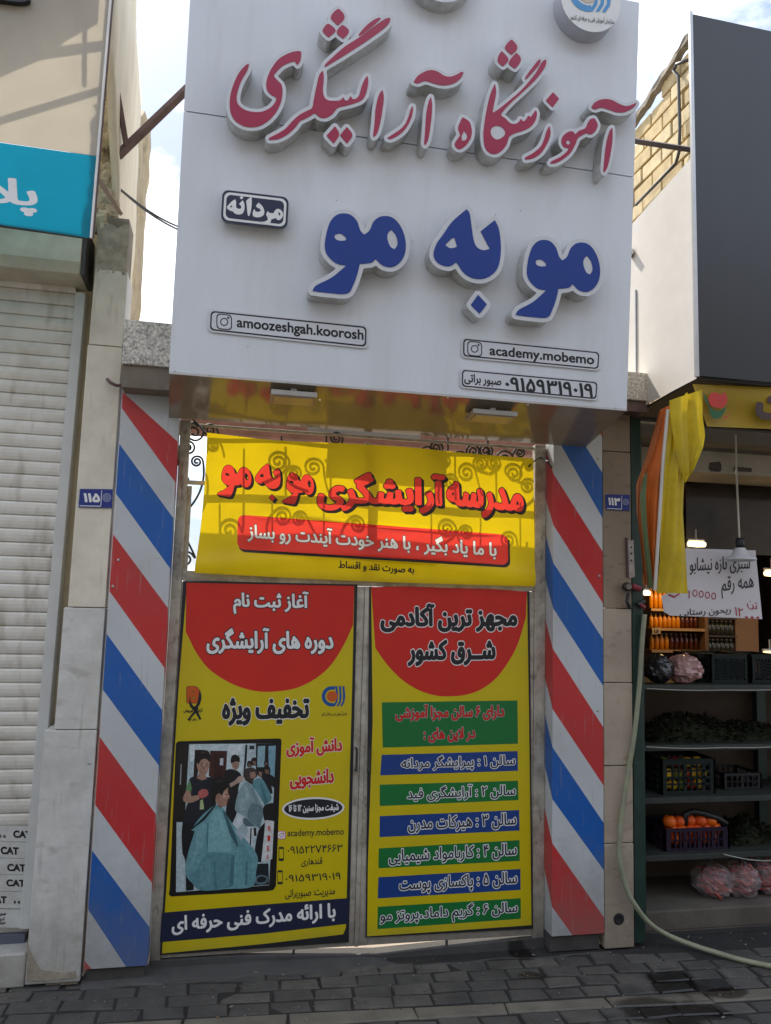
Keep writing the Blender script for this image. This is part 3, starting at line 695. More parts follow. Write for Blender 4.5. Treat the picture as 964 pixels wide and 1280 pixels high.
plate(((757.5, 618), (787.5, 618.5), (787, 638.5), (758, 637)), 'blue enamel house number plate reading 113 on the beige pillar', '۱۱۳', 760.5, 626.5, 775.5, 627.5, 9.5, -.122)
#@@PART3
# ------------------------------------------------------------------ the gate
gt = thing('metal_gate', (.79, 0, .05), 'beige metal double gate with a scrolled iron transom between the barber columns', 'gate')
m = MB()
for a, b in (((-.305, -.02, .03), (-.25, .03, 2.93)), ((1.815, -.02, .03), (1.885, .03, 2.93)), ((-.25, -.022, 2.03), (1.815, .03, 2.085)), ((-.25, -.0, 2.9), (1.815, .012, 2.918))): m.box(a, b)
m.build('frame', GATE, gt, bevel=.004)
def leaf(x0, x1, hx):
    L = MB(); L.box((x0, -.018, .06), (x0+.05, .02, 2.025)); L.box((x1-.05, -.018, .06), (x1, .02, 2.025)); L.box((x0+.05, -.016, .06), (x1-.05, .02, .105)); L.box((x0+.05, -.016, 1.98), (x1-.05, .02, 2.025))
    o = L.build('door_leaf', GATE, gt, bevel=.003)
    P = MB(); P.box((x0+.05, -.006, .105), (x1-.05, .012, 1.98)); P.build('sheet_panel', mat('dull_door_sheet', (.2, .19, .17), .6, var=.2), o)
    H = MB(); H.tube([(hx, -.019, 1.12), (hx, -.05, 1.12), (hx, -.05, 1.0), (hx, -.019, 1.0)], .007, 6); H.build('handle', IRON, o)
leaf(-.248, .775, .752); leaf(.8, 1.813, .823)
m = MB(); m.box((.776, -.024, .06), (.799, .005, 2.025)); m.build('meeting_stile', GATE, gt)
m = MB(); m.box((.44, -.012, .0), (.452, .0, .06)); m.box((1.3, -.012, .0), (1.312, .0, .06)); m.build('floor_bolt', IRON, gt)
m = MB(); m.box((-.25, .002, 2.57), (1.815, .022, 2.592)); m.box((.755, .0, 2.085), (.8, .028, 2.875)); m.box((-.25, .004, 2.085), (-.225, .024, 2.56)); m.box((1.79, .004, 2.085), (1.815, .024, 2.56)); m.build('transom_bars', GATE, gt)
def spiral(c, r, a0, turns, sgn, tail):
    pts = []; n = int(26*turns)
    for i in range(n+1):
        f = i/n; a = a0+sgn*2*math.pi*turns*(1-f); rr = r*(.14+.86*f)
        pts.append(Vector((c.x+rr*math.cos(a), c.y, c.z+rr*math.sin(a))))
    if tail:
        p0 = pts[-1]; d = Vector((-math.sin(a0), 0, math.cos(a0)))*(-sgn); k = (tail-p0).length*.55
        e = tail; 
        for i in range(1, 15):
            t = i/14; q = p0+d*k
            pts.append(p0*(1-t)**2+q*2*t*(1-t)+e*t*t)
    return pts
px = .0049
SPIR = [((262, 538), 8, 1, (275, 552)), ((545, 560), 8, 1, (530, 575)), ((650, 566), 7, -1, (640, 580)), ((420, 548), 8, 1, (400, 560)), ((235, 560), 9, -1, (231, 596)), ((243, 541), 13, -1, (236, 600)), ((246, 577), 7, 1, (232, 640)), ((281.6, 644), 13, 1, (300, 612)), ((285, 690), 14, -1, (330, 671)), ((316, 676), 9, 1, (345, 700)), ((348, 630), 11, -1, (330, 660)), ((369, 634), 9, 1, (398, 668)), ((342.6, 563), 12, 1, (322, 590)), ((363, 577), 9, -1, (380, 600)), ((386, 569), 12, 1, (405, 600)), ((232, 699), 9, 1, (226, 660)),
        ((534, 568), 10, 1, (520, 600)), ((555, 586), 10, -1, (540, 610)), ((574, 575), 12, 1, (592, 600)), ((592, 564), 9, -1, (600, 575)), ((607, 564), 9, 1, (601, 576)), ((632, 575), 12, -1, (650, 590)), ((649, 591), 10, 1, (636, 620)), ((548, 641), 11, 1, (530, 665)), ((572, 645), 9, -1, (598, 672)), ((625, 657), 11, 1, (652, 690)), ((660, 712), 9, -1, (648, 660)), ((470, 690), 12, 1, (440, 700)), ((440, 640), 10, -1, (420, 670)), ((500, 700), 9, 1, (520, 690))]
for k, ((x, y), r, sg, tl) in enumerate(SPIR):
    c = at(x, y, .012); m = MB(); m.tube(spiral(c, r*px, (.5 if sg > 0 else 2.6)+.4*math.sin(k*1.7), 1.9, sg, at(*tl, .012)), .0065, 6)
    m.build('iron_scroll', IRON, gt, smooth=True)
m = MB()
for x in (300, 352, 408, 560, 610): m.tube([at(x, 545, .012), at(x, 606, .012)], .006, 6)
for x in (270, 335, 400, 530, 590, 640): m.tube([at(x, 612, .012), at(x, 725, .012)], .005, 6)
m.build('iron_bar', IRON, gt)
g = MB(); g.box((-.5, .55, 2.98), (2.2, .68, 3.07)); tag(g.build('steel_beam', mat('red_oxide_beam', (.27, .14, .11), .75, .1, var=.25, scale=10)), 'red oxide steel beam behind the gate under the big sign', 'beam')
g = MB(); g.box((.43, .2, 2.965), (1.14, .206, 3.27)); tag(g.build('banner_shade_sheet', mat('shadow_sheet_metal', (.3, .3, .3), .45, .6)), 'unseen sheet added to shade the top of the yellow banner', 'sheet')  # added out of view to throw shade on the banner's top centre
g = MB(); g.box((-.7, 8.8, 0), (3.1, 9.0, 2.3)); tag(g.build('courtyard_wall', mat('white_courtyard_wall', (.8, .78, .74), .9, var=.05)), 'white wall at the far end of the courtyard behind the gate', 'wall')
g = MB(); g.box((2.44, .3, 0), (2.55, 8.7, 2.9)); tag(g.build('courtyard_wall', mat('white_courtyard_wall', (.8, .78, .74), .9)), 'white side wall of the courtyard behind the right barber column', 'wall')
g = MB(); g.box((-.98, .92, 0), (-.86, 8.7, 2.9)); tag(g.build('courtyard_wall', mat('white_courtyard_wall', (.8, .78, .74), .9)), 'white side wall of the courtyard behind the left barber column', 'wall')

# ------------------------------------------------------------------ yellow banner, lit through from behind
BY = -.062
def wave(x, z):
    s = min(1, max(0, (z-2.06)/.8))
    return .007*math.sin(x*5.1+z*2.2)+.004*math.sin(x*11-z*7)+.012*math.sin(math.pi*s)*math.sin(x*2.1+.6)-.02*math.exp(-((z-2.13-.05*math.sin(x*2.0))/.05)**2)
def sb(x, y, l):
    p = at(x, y, BY); p.y += wave(p.x, p.z)-l; return p
bt = thing('banner', (.79, BY, 2.05), 'yellow vinyl banner with red lettering tied across the top of the gate', 'banner')
BQ = quadmap((259, 541), (667, 573), (668.5, 733), (243, 716))
def bedge(u, v):
    q = BQ(u, v); sag = 5*math.sin(math.pi*u)*(1-v) + 3*math.sin(math.pi*u*2)*(v) ; return q[0]+ (5*math.sin(math.pi*v))*(1-u)*.6, q[1]+sag*.4+ (2.5*math.sin(math.pi*u*3) if v > .99 else 0)*.4
BANY = mat('yellow_banner_vinyl', srgb(232, 200, 10), .42, var=.04, trans=.43, bump=.06, bscale=7)
BANR = mat('red_banner_print', srgb(232, 66, 52), .42, var=.05, trans=.5)
BANK = mat('dark_banner_print', (.03, .02, .015), .5, trans=.25)
BANW = mat('cream_banner_print', (.85, .82, .72), .5, trans=.5)
INK = []      # printed regions of the banner, painted in order: (loops in measured coordinates, material slot)
def ink_text(s, x0, y0, x1, y1, h, slots, bold=.03, grow=(), shadow=()):
    lay = text_layers(s, bold, grow)
    mp2 = lambda L: [np.stack([x0+(x1-x0)*q[:, 0], y0+(y1-y0)*q[:, 0]-(q[:, 1]-.5)*h], 1) for q in L]
    for d in shadow: INK.append(([q+np.array(d) for q in mp2(lay[-1])], 2))
    for sl_, L in reversed(list(zip(slots, lay))): INK.append((mp2(L), sl_))
def rbox(tl, tr, br, bl, slot):
    f = quadmap(tl, tr, br, bl); W, H = tr[0]-tl[0], bl[1]-tl[1]; INK.append(([np.array([f(x/W, y/H) for x, y in rrect(W, H, 9, 8)])], slot))
# title: "mo" and "be" share the letter shapes of the big blue letters
MO_O = [(140,88),(165,92),(185,112),(195,140),(206,152),(222,140),(235,112),(258,97),(290,100),(315,125),(330,165),(330,205),(315,235),(290,250),(262,245),(240,225),(230,236),(205,240),(193,240),(186,270),(173,305),(155,330),(100,328),(50,322),(60,306),(110,280),(152,245),(125,240),(100,220),(88,195),(91,155),(103,115),(120,95)]
MO_H = [[(118,152),(135,149),(152,162),(150,170),(130,170),(118,163)], [(288,137),(302,155),(307,180),(298,196),(285,188),(276,165),(278,148)]]
BE_O = [(515,75),(524,88),(530,130),(536,168),(546,190),(565,199),(585,195),(571,170),(557,142),(578,125),(600,108),(612,135),(618,185),(614,235),(600,265),(570,284),(535,284),(507,268),(491,246),(484,235),(462,248),(432,240),(415,215),(424,180),(445,150),(472,112)]
BE_H = [[(450,184),(470,164),(478,161),(486,189),(466,193)]]
BE_D = [(549,333),(576,362),(554,391),(527,364)]
mo = lambda: [smooth(MO_O, 4, 68)]+[smooth(h, 4) for h in MO_H]
be = lambda: [smooth(BE_O, 4, 68)]+[smooth(h, 4) for h in BE_H]+[np.array(BE_D, float)]
def norm_layers(loops, res, grow):
    a, lo = raster(loops, res, max(grow)+.02, parity=True); lay = []
    for gq in [0]+list(grow): lay.append([q/res+lo for q in contours(blur(dilate(a, gq*res)))])
    return lay
def ink_word(loops, mp2):
    L = [mp2(l) for l in loops]; a, lo = raster(L, 6, 3, parity=True); c0 = [q/6+lo for q in contours(blur(a))]; c1 = [q/6+lo for q in contours(blur(dilate(a, 4)))]
    for d in (2.6, 1.3, 0): INK.append(([q+d for q in c1], 2))
    INK.append((c0, 1))
def box2box(b0, b1, sh):
    (x0, y0, x1, y1), (X0, Y0, X1, Y1) = b0, b1
    return lambda l: np.stack([X0+(l[:, 0]-x0)/(x1-x0)*(X1-X0), Y0+(l[:, 1]-y0)/(y1-y0)*(Y1-Y0)+sh*((l[:, 0]-x0)/(x1-x0)-.5)*(X1-X0)], 1)
rbox((299, 646), (637.5, 671), (638, 710), (298, 690), 2); rbox((297, 643), (635, 668.5), (635.5, 706.5), (296.5, 686.5), 1)
ink_text('با ما یاد بگیر ، با هنر خودت آیندت رو بساز', 309.5, 664.5, 621, 688, 25, (3, 2), (.035, .025), (.03,))
ink_text('به صورت نقد و اقساط', 423, 706.5, 517.5, 713.5, 12, (2,), (.04, .03))
ink_word(mo(), box2box((50, 88, 331, 330), (271.5, 582, 314.5, 621), .06))
ink_word(be(), box2box((414, 75, 618, 391), (319, 579, 351, 626), .06))
ink_word(mo(), box2box((50, 88, 331, 330), (353, 591, 393, 630), .06))
ink_text('آرایشگری', 397, 612, 557, 618, 50, (1, 2), (.055, .04), (.026,), ((2.6, 2.6), (1.3, 1.3)))
ink_text('مدرسه', 558, 622, 655, 631, 42, (1, 2), (.055, .04), (.026,), ((2.6, 2.6), (1.3, 1.3)))
def build_banner():
    from mathutils.geometry import delaunay_2d_cdt
    R = 5; box = (np.array((210., 525.)), np.array((690., 745.)))
    edge = [bedge(i/60, 0) for i in range(60)]+[bedge(1, i/24) for i in range(24)]+[bedge(1-i/60, 1) for i in range(60)]+[bedge(0, 1-i/24) for i in range(24)]
    lab = np.full(raster([np.array(edge)], R, 0, box=box)[0].shape, -1, np.int8)
    lab[raster([np.array(edge)], R, 0, box=box)[0] > .5] = 0
    V = [Vector(p) for p in edge]; E = [(i, (i+1) % len(edge)) for i in range(len(edge))]
    for L, sl_ in INK:
        lab[raster(L, R, 0, box=box)[0] > .5] = sl_
        for q in L:
            k = len(V); V += [Vector(p) for p in q]; E += [(k+i, k+(i+1) % len(q)) for i in range(len(q))]
    for j in range(1, 34):
        for i in range(1, 72): V.append(Vector(bedge(i/72+.003*(j % 2), j/34)))
    vo, eo, fo, *_ = delaunay_2d_cdt(V, E, [], 0, .02)
    m = MB(); m.v = [sb(p.x, p.y, 0) for p in vo]
    for f_ in fo:
        c = sum((vo[i] for i in f_), Vector((0, 0)))/len(f_); a, b = int((c.y-box[0][1])*R+.5), int((c.x-box[0][0])*R+.5)
        sl_ = int(lab[min(max(a, 0), lab.shape[0]-1), min(max(b, 0), lab.shape[1]-1)])
        if sl_ >= 0: m.f.append(list(f_)); m.m.append(sl_)
    return m.build('vinyl', [BANY, BANR, BANK, BANW], bt, smooth=True)
build_banner()
g = MB(); g.tube([(-.17, -.07, 2.855), (-.2, -.03, 2.9), (-.235, -.02, 2.93), (-.21, .0, 2.9)], .006, 6); tag(g.build('tie_wire', IRON), 'dark wire tying the left upper corner of the yellow banner', 'wire')
g = MB(); g.tube([at(661, 583, -.07), at(668, 576, -.03), at(676, 572, -.03), at(685, 577, -.125), at(690, 585, -.13)], .006, 6); tag(g.build('tie_wire', IRON), 'dark wire tying the right upper corner of the yellow banner to the column', 'wire')

# ------------------------------------------------------------------ left poster on the gate
PY = -.0225; sp = lambda x, y, l: at(x, y, PY-l)
lp = thing('poster', (.25, PY, .08), 'left vinyl poster with a barber photo fixed to the gate', 'poster', None)
def wavy(mb, tl, tr, br, bl, l, surf, nu=1, nv=1):
    f = quadmap(tl, tr, br, bl); return mb.sheet(lambda u, v: surf(*f(u, v), l), nu, nv)
m = MB(); m.slab([sp(*p, .0005) for p in ((229, 726), (447, 730.5), (436, 1178), (200, 1194))], (0, .0012, 0)); m.build('vinyl_sheet', BLACKP, lp)
m = MB(); flat(m, [(234, 728.5), (443, 732.5), (440.5, 850), (437.5, 960), (434.5, 1080), (432.5, 1160), (429, 1168), (330, 1180), (202.5, 1192), (208, 1110), (215, 990), (224, 850)], sp, .0011); m.build('yellow_ground', YELP, lp)
m = MB(); flat(m, [(233, 728.5), (443, 732.5), (441.5, 781)]+[tuple(q) for q in smooth([(441.5, 781), (430, 806), (414, 831), (395, 848), (372, 859.5), (350, 864), (325, 864.5), (302, 859.5), (281, 850), (260, 835), (245, 815), (236, 797), (228.5, 783)], 4)[:-5]], sp, .0016); m.build('red_dome', REDP, lp)
LT = lambda *a, **k: wr(lp, 'lettering', *a, **k)
LT('آغاز ثبت نام', 291.5, 752.5, 386, 754.5, 30, [WHITEP, BLACKP], sp, bold=(.045, .03), grow=(.05,), lift=.0022)
LT('دوره های آرایشگری', 258, 801, 417, 801.5, 33, [WHITEP, BLACKP], sp, bold=(.045, .03), grow=(.05,), lift=.0022)
LT('تخفیف ویژه', 277.5, 890, 387, 888.5, 35, [BLACKP, WHITEP], sp, bold=(.06, .04), grow=(.03,), lift=.0016)
LT('دانش آموزی', 358, 935, 428, 931.5, 24, [REDP, WHITEP], sp, bold=(.055, .04), grow=(.035,), lift=.0016)
LT('دانشجویی', 362.5, 975.5, 417.5, 972, 24, [REDP, WHITEP], sp, bold=(.055, .04), grow=(.035,), lift=.0016)
ell = lambda rx, ry, cx=391.7, cy=1010.6: [(cx+rx*math.cos(a*.196), cy+ry*math.sin(a*.196)-.03*rx*math.cos(a*.196)) for a in range(32)]
m = MB(); flat(m, ell(39, 14), sp, .0016); m.mat(1); flat(m, ell(36.5, 11.7), sp, .0022); m.build('oval_badge', [WHITEP, BLACKP], lp)
LT('شیفت مجزا سنین ۱۲ تا ۱۶', 361, 1011.6, 423.5, 1009.6, 11.5, [WHITEP], sp, bold=(.045, .03), lift=.0028)
LT('academy.mobemo', 359.5, 1042.8, 430, 1040.6, 11, [BLACKP], sp, bold=.015, lift=.0016)
LT('۰۹۱۵۲۲۷۴۶۶۳', 359.5, 1063, 428.5, 1060, 9.5, [BLACKP], sp, bold=.012, lift=.0016)
LT('قندهاری', 376.5, 1078.5, 403, 1077, 11.5, [BLACKP], sp, bold=.02, lift=.0016)
LT('۰۹۱۵۹۳۱۹۰۱۹', 357, 1098.5, 426, 1095, 9, [BLACKP], sp, bold=.012, lift=.0016)
LT('مدیریت: صبوربراتی', 356.5, 1118.5, 419, 1114.5, 12.5, [BLACKP], sp, bold=.02, lift=.0016)
def ig_icon(par, cx, cy, r, surf, l, mts, slope=0):
    m = MB(); R = lambda k, t: [(cx+(x-k)*1.0, cy+(y-k)+slope*(x-k)) for x, y in rrect(2*k, 2*k, t)]
    m.mat(0); flat(m, R(r, r*.5), surf, l); m.mat(1); flat(m, R(r*.86, r*.42), surf, l+.0005)
    circ = lambda q: [(cx+q*math.cos(a*.3142), cy+q*math.sin(a*.3142)) for a in range(20)]
    m.mat(0); flat(m, circ(r*.52), surf, l+.001); m.mat(1); flat(m, circ(r*.38), surf, l+.0015)
    m.mat(0); flat(m, [(cx+r*.52+q*.13*r, cy-r*.52+w*.13*r) for q, w in ((-1, -1), (1, -1), (1, 1), (-1, 1))], surf, l+.001)
    return m.build('camera_icon', mts, par)
PINK = mat('pink_print', srgb(200, 40, 120), .45)
ig_icon(lp, 352, 1044, 5.2, sp, .0016, [PINK, WHITEP])
m = MB(); circ = [(352+2.6*math.cos(a*.4), 1044+2.6*math.sin(a*.4)) for a in range(16)]
for cy in (1067.5, 1096.8):
    m.mat(0); flat(m, [(c[0]+348.4-(cy-1067)*.05, c[1]+cy-8.8) for c in rrect(6.6, 17.6, 1.4)], sp, .0016)
    m.mat(1); flat(m, [(349.2-(cy-1067)*.05, cy-6.2), (354.2-(cy-1067)*.05, cy-6.2), (354.2-(cy-1067)*.05, cy+5.6), (349.2-(cy-1067)*.05, cy+5.6)], sp, .0022)
m.build('phone_icon', [BLACKP, YELP], lp)
m = MB(); flat(m, [(202.5, 1141), (320, 1131.5), (438, 1122.5), (433.5, 1155), (330, 1167), (200, 1178)], sp, .0017); m.build('navy_band', NAVYP, lp)
LT('با ارائه مدرک فنی حرفه ای', 214.5, 1157, 419.7, 1140, 25, [WHITEP, BLACKP], sp, bold=(.04, .028), grow=(.02,), lift=.0024)
# scissors emblem and round emblem
ORP = mat('orange_print', srgb(205, 90, 25), .45)
wr(lp, 'emblem_letter', 'B', 233.5, 868.5, 251, 868.5, 21, [ORP, BLACKP], sp, bold=.06, grow=(.02,), lift=.0016)
m = MB()
for pts in ([(250, 862), (252, 872), (249, 882), (243, 888), (240, 886), (246, 880), (248, 872)], [(237, 870), (240, 880), (246, 887), (252, 899), (249.5, 900), (243, 889), (237, 882)], [(247, 884), (241, 891), (234, 900), (236, 900.5), (243, 893), (248, 886)]): flat(m, pts, sp, .0026, True)
m.build('scissors_emblem', BLACKP, lp)
LT('آرایش کوروش', 229.5, 888.5, 253.5, 888, 5.5, [BLACKP], sp, bold=.05, lift=.0032); LT('۲۰۲۰', 236, 900, 247, 900, 3.5, [BLACKP], sp, bold=.05, lift=.0032)
def tvto(par, cx, cy, k, surf, l, blue, inner, slope=0, name='round_emblem'):
    m = MB(); P = lambda x, y: (cx+x*k, cy+y*k+slope*x*k)
    def ring(cx_, r0, r1, a0, a1, mi, ll):
        m.mat(mi); n = 22
        for j in range(n):
            a, b = rad(a0+(a1-a0)*j/n), rad(a0+(a1-a0)*(j+1)/n)
            m.add([surf(*P(cx_+r*math.cos(q), r*math.sin(q)), ll) for r, q in ((r0, a), (r1, a), (r1, b), (r0, b))], [(0, 1, 2, 3)])
    ring(-.25, .62, .95, 75, 290, 0, l); ring(-.25, .0, .5, 0, 360, 1, l+.0004)
    m.mat(0)
    for x0 in (.12, .45, .78):
        flat(m, [P(x0-.3, .92), P(x0-.1, .9), P(x0+.12, .55), P(x0+.2, 0), P(x0+.12, -.95), P(x0-.08, -.95), P(x0-.02, -.3), P(x0-.03, .45)], surf, l+.0003*(x0*3))
    return m.build(name, [blue, inner], par)
tvto(lp, 418.5, 870.5, 13.5, sp, .0016, mat('logo_blue_print', srgb(20, 80, 150), .45), ORP)
LT('سازمان آموزش فنی و حرفه ای کشور', 402, 892.5, 434, 892, 6.5, [BLACKP], sp, bold=.02, lift=.0016)
# the printed photograph
photo = MB(); pm = []; S8 = .15625
def pc(c):
    mm = mat('photo_ink_%02x%02x%02x' % c, srgb(*c), .4, var=.2, scale=55, bump=.2, bscale=7)
    if mm not in pm: pm.append(mm)
    return pm.index(mm)
lay = [0]
def ph(c, pts, sm=True, l=None):
    lay[0] += 1; photo.mat(pc(c)); q = [(220+x*S8, 920+y*S8) for x, y in pts]
    flat(photo, q, sp, .0016+lay[0]*.00004, sm)
ph((20, 18, 18), [(0, 60), (15, 45), (40, 42), (800, 20), (838, 22), (845, 40), (800, 1200), (780, 1232), (740, 1240), (-40, 1285), (-58, 1265), (-50, 1230)], False)
ph((178, 196, 200), [(105, 65), (803, 60), (745, 1195), (0, 1250), (5, 690), (62, 690)], False)
ph((190, 204, 206), [(140, 65), (560, 62), (550, 360), (300, 400), (140, 400)], False)
ph((34, 26, 24), [(30, 60), (105, 65), (72, 640), (5, 690), (-20, 690), (-10, 300)], False)
ph((150, 160, 165), [(38, 225), (46, 225), (40, 390), (30, 390)], False)
ph((36, 24, 22), [(150, 112), (205, 110), (170, 330), (140, 330)], False)
ph((66, 36, 32), [(275, 118), (410, 120), (398, 345), (300, 340), (262, 320)], False)
ph((52, 28, 26), [(300, 140), (385, 142), (375, 340), (305, 335)], False)
ph((186, 192, 196), [(354, 178), (381, 178), (377, 236), (350, 234)], False)
ph((24, 28, 34), [(555, 70), (572, 70), (566, 190), (548, 330), (538, 330)], False)
ph((176, 190, 194), [(578, 60), (640, 60), (632, 200), (575, 200)], False)
ph((40, 48, 52), [(588, 78), (628, 78), (626, 108), (588, 106)], False)
ph((20, 24, 28), [(640, 62), (803, 60), (790, 420), (640, 300)], False)
ph((140, 172, 182), [(655, 82), (715, 78), (708, 250), (650, 250)], False)
ph((120, 158, 172), [(740, 82), (800, 78), (788, 330), (742, 300)], False)
for hx, hy, r in ((626, 205, 26), (588, 225, 20), (722, 215, 18), (726, 275, 30)):
    ph((30, 26, 26), [(hx-r, hy), (hx-.6*r, hy-1.1*r), (hx+.5*r, hy-1.2*r), (hx+r, hy), (hx+.8*r, hy+1.2*r), (hx-.7*r, hy+1.2*r)])
    ph((120, 92, 80), [(hx-.5*r, hy-.2*r), (hx+.6*r, hy-.1*r), (hx+.5*r, hy+r), (hx-.3*r, hy+r)])
ph((26, 28, 34), [(690, 320), (720, 300), (750, 330), (775, 460), (740, 470), (700, 400)])
ph((26, 24, 26), [(650, 290), (655, 255), (690, 248), (700, 280), (690, 320), (660, 320)]); ph((142, 108, 94), [(662, 285), (690, 290), (686, 325), (665, 325)])
ph((92, 138, 146), [(640, 345), (690, 345), (735, 420), (765, 500), (712, 560), (655, 460), (610, 395)])
ph((200, 208, 210), [(450, 700), (520, 610), (560, 690), (640, 740), (600, 920), (520, 860)], False)
ph((26, 26, 30), [(385, 300), (430, 265), (500, 285), (522, 330), (500, 420), (490, 600), (452, 700), (400, 640), (415, 420)])
ph((30, 24, 24), [(438, 210), (445, 165), (475, 150), (508, 172), (510, 210), (480, 204), (452, 222)]); ph((164, 132, 116), [(445, 218), (480, 205), (506, 208), (502, 250), (482, 276), (452, 252)])
ph((176, 148, 134), [(422, 385), (470, 358), (500, 325), (542, 318), (530, 362), (490, 380), (440, 412)])
ph((60, 52, 50), [(545, 300), (560, 262), (610, 252), (645, 275), (650, 320), (625, 345), (610, 392), (575, 368), (552, 350)])
ph((150, 114, 98), [(590, 292), (632, 286), (640, 320), (618, 338), (596, 340)])
ph((134, 158, 162), [(545, 378), (570, 372), (610, 402), (660, 500), (702, 590), (690, 660), (672, 742), (570, 660), (480, 602), (474, 560), (495, 460), (520, 415)])
ph((100, 124, 130), [(600, 545), (660, 545), (700, 600), (672, 742), (580, 665), (575, 610)]); ph((84, 106, 112), [(535, 660), (560, 655), (640, 725), (540, 725)])
ph((20, 20, 24), [(596, 735), (606, 735), (600, 890), (612, 905), (575, 905), (590, 880)], False); ph((20, 20, 24), [(620, 735), (640, 735), (645, 800), (625, 800)], False)
ph((24, 22, 24), [(700, 570), (745, 540), (800, 535), (785, 682), (715, 680), (700, 640)]); ph((22, 22, 26), [(660, 760), (712, 690), (690, 1010), (650, 1010), (630, 930)])
ph((206, 208, 206), [(718, 672), (785, 682), (770, 985), (682, 1008)], False)
ph((28, 36, 40), [(640, 1030), (740, 1020), (745, 1190), (610, 1200), (620, 1110)]); ph((88, 112, 120), [(632, 1140), (670, 1112), (728, 1125), (735, 1165), (690, 1190), (640, 1180)]); ph((24, 30, 36), [(648, 1142), (680, 1124), (718, 1134), (722, 1158), (690, 1172), (655, 1168)])
ph((28, 32, 42), [(105, 350), (165, 325), (205, 352), (250, 330), (305, 345), (310, 560), (285, 700), (150, 740), (110, 800), (62, 900), (50, 720), (85, 560), (112, 500)])
ph((20, 22, 28), [(52, 720), (120, 690), (160, 720), (140, 1232), (80, 1240), (75, 1000), (52, 930)])
ph((96, 138, 92), [(110, 348), (88, 400), (82, 432), (118, 452), (126, 420)])
ph((168, 132, 112), [(84, 432), (58, 490), (60, 525), (118, 534), (186, 508), (182, 472), (122, 482), (116, 450)])
ph((178, 96, 88), [(178, 455), (205, 428), (248, 430), (258, 468), (225, 494), (188, 500)]); ph((168, 178, 128), [(194, 515), (215, 508), (226, 585), (190, 590)], False)
ph((162, 124, 106), [(190, 292), (232, 305), (245, 345), (205, 354), (165, 336)])
ph((166, 130, 112), [(165, 212), (185, 225), (200, 190), (245, 182), (270, 205), (264, 258), (242, 305), (215, 316), (190, 300), (172, 262)])
ph((24, 20, 20), [(160, 210), (152, 150), (175, 118), (225, 112), (262, 125), (274, 165), (268, 210), (240, 184), (202, 192), (184, 222)])
for e in ((205, 240), (243, 240)): ph((40, 28, 26), [(e[0]-12, e[1]), (e[0], e[1]-5), (e[0]+12, e[1]), (e[0], e[1]+4)], False)
ph((120, 78, 70), [(212, 288), (232, 286), (230, 292), (214, 293)], False)
ph((164, 124, 106), [(320, 480), (345, 460), (368, 480), (380, 440), (420, 400), (416, 450), (430, 490), (412, 510), (405, 548), (372, 566), (330, 548)])
ph((22, 20, 22), [(280, 420), (295, 350), (345, 328), (400, 345), (430, 388), (418, 412), (385, 440), (370, 478), (345, 458), (322, 478), (318, 515), (322, 555), (286, 562), (272, 480)])
ph((150, 108, 94), [(322, 472), (345, 466), (352, 505), (332, 514)])
ph((104, 152, 158), [(310, 558), (372, 572), (410, 640), (455, 705), (560, 830), (652, 962), (642, 1080), (610, 1205), (400, 1225), (200, 1236), (125, 1172), (80, 1110), (82, 1000), (120, 860), (150, 765), (120, 752), (205, 640)])
ph((88, 134, 142), [(250, 938), (445, 946), (432, 1212), (200, 1234), (92, 1112), (160, 1080)]); ph((122, 168, 172), [(300, 600), (360, 600), (430, 780), (445, 930), (260, 930), (250, 780)])
ph((70, 112, 122), [(445, 950), (470, 955), (460, 1205), (425, 1210)]); ph((58, 92, 100), [(375, 600), (390, 600), (470, 780), (500, 880), (490, 890), (430, 780)])
ph((20, 30, 34), [(300, 562), (318, 560), (230, 672), (125, 752), (120, 745), (215, 655)], False)
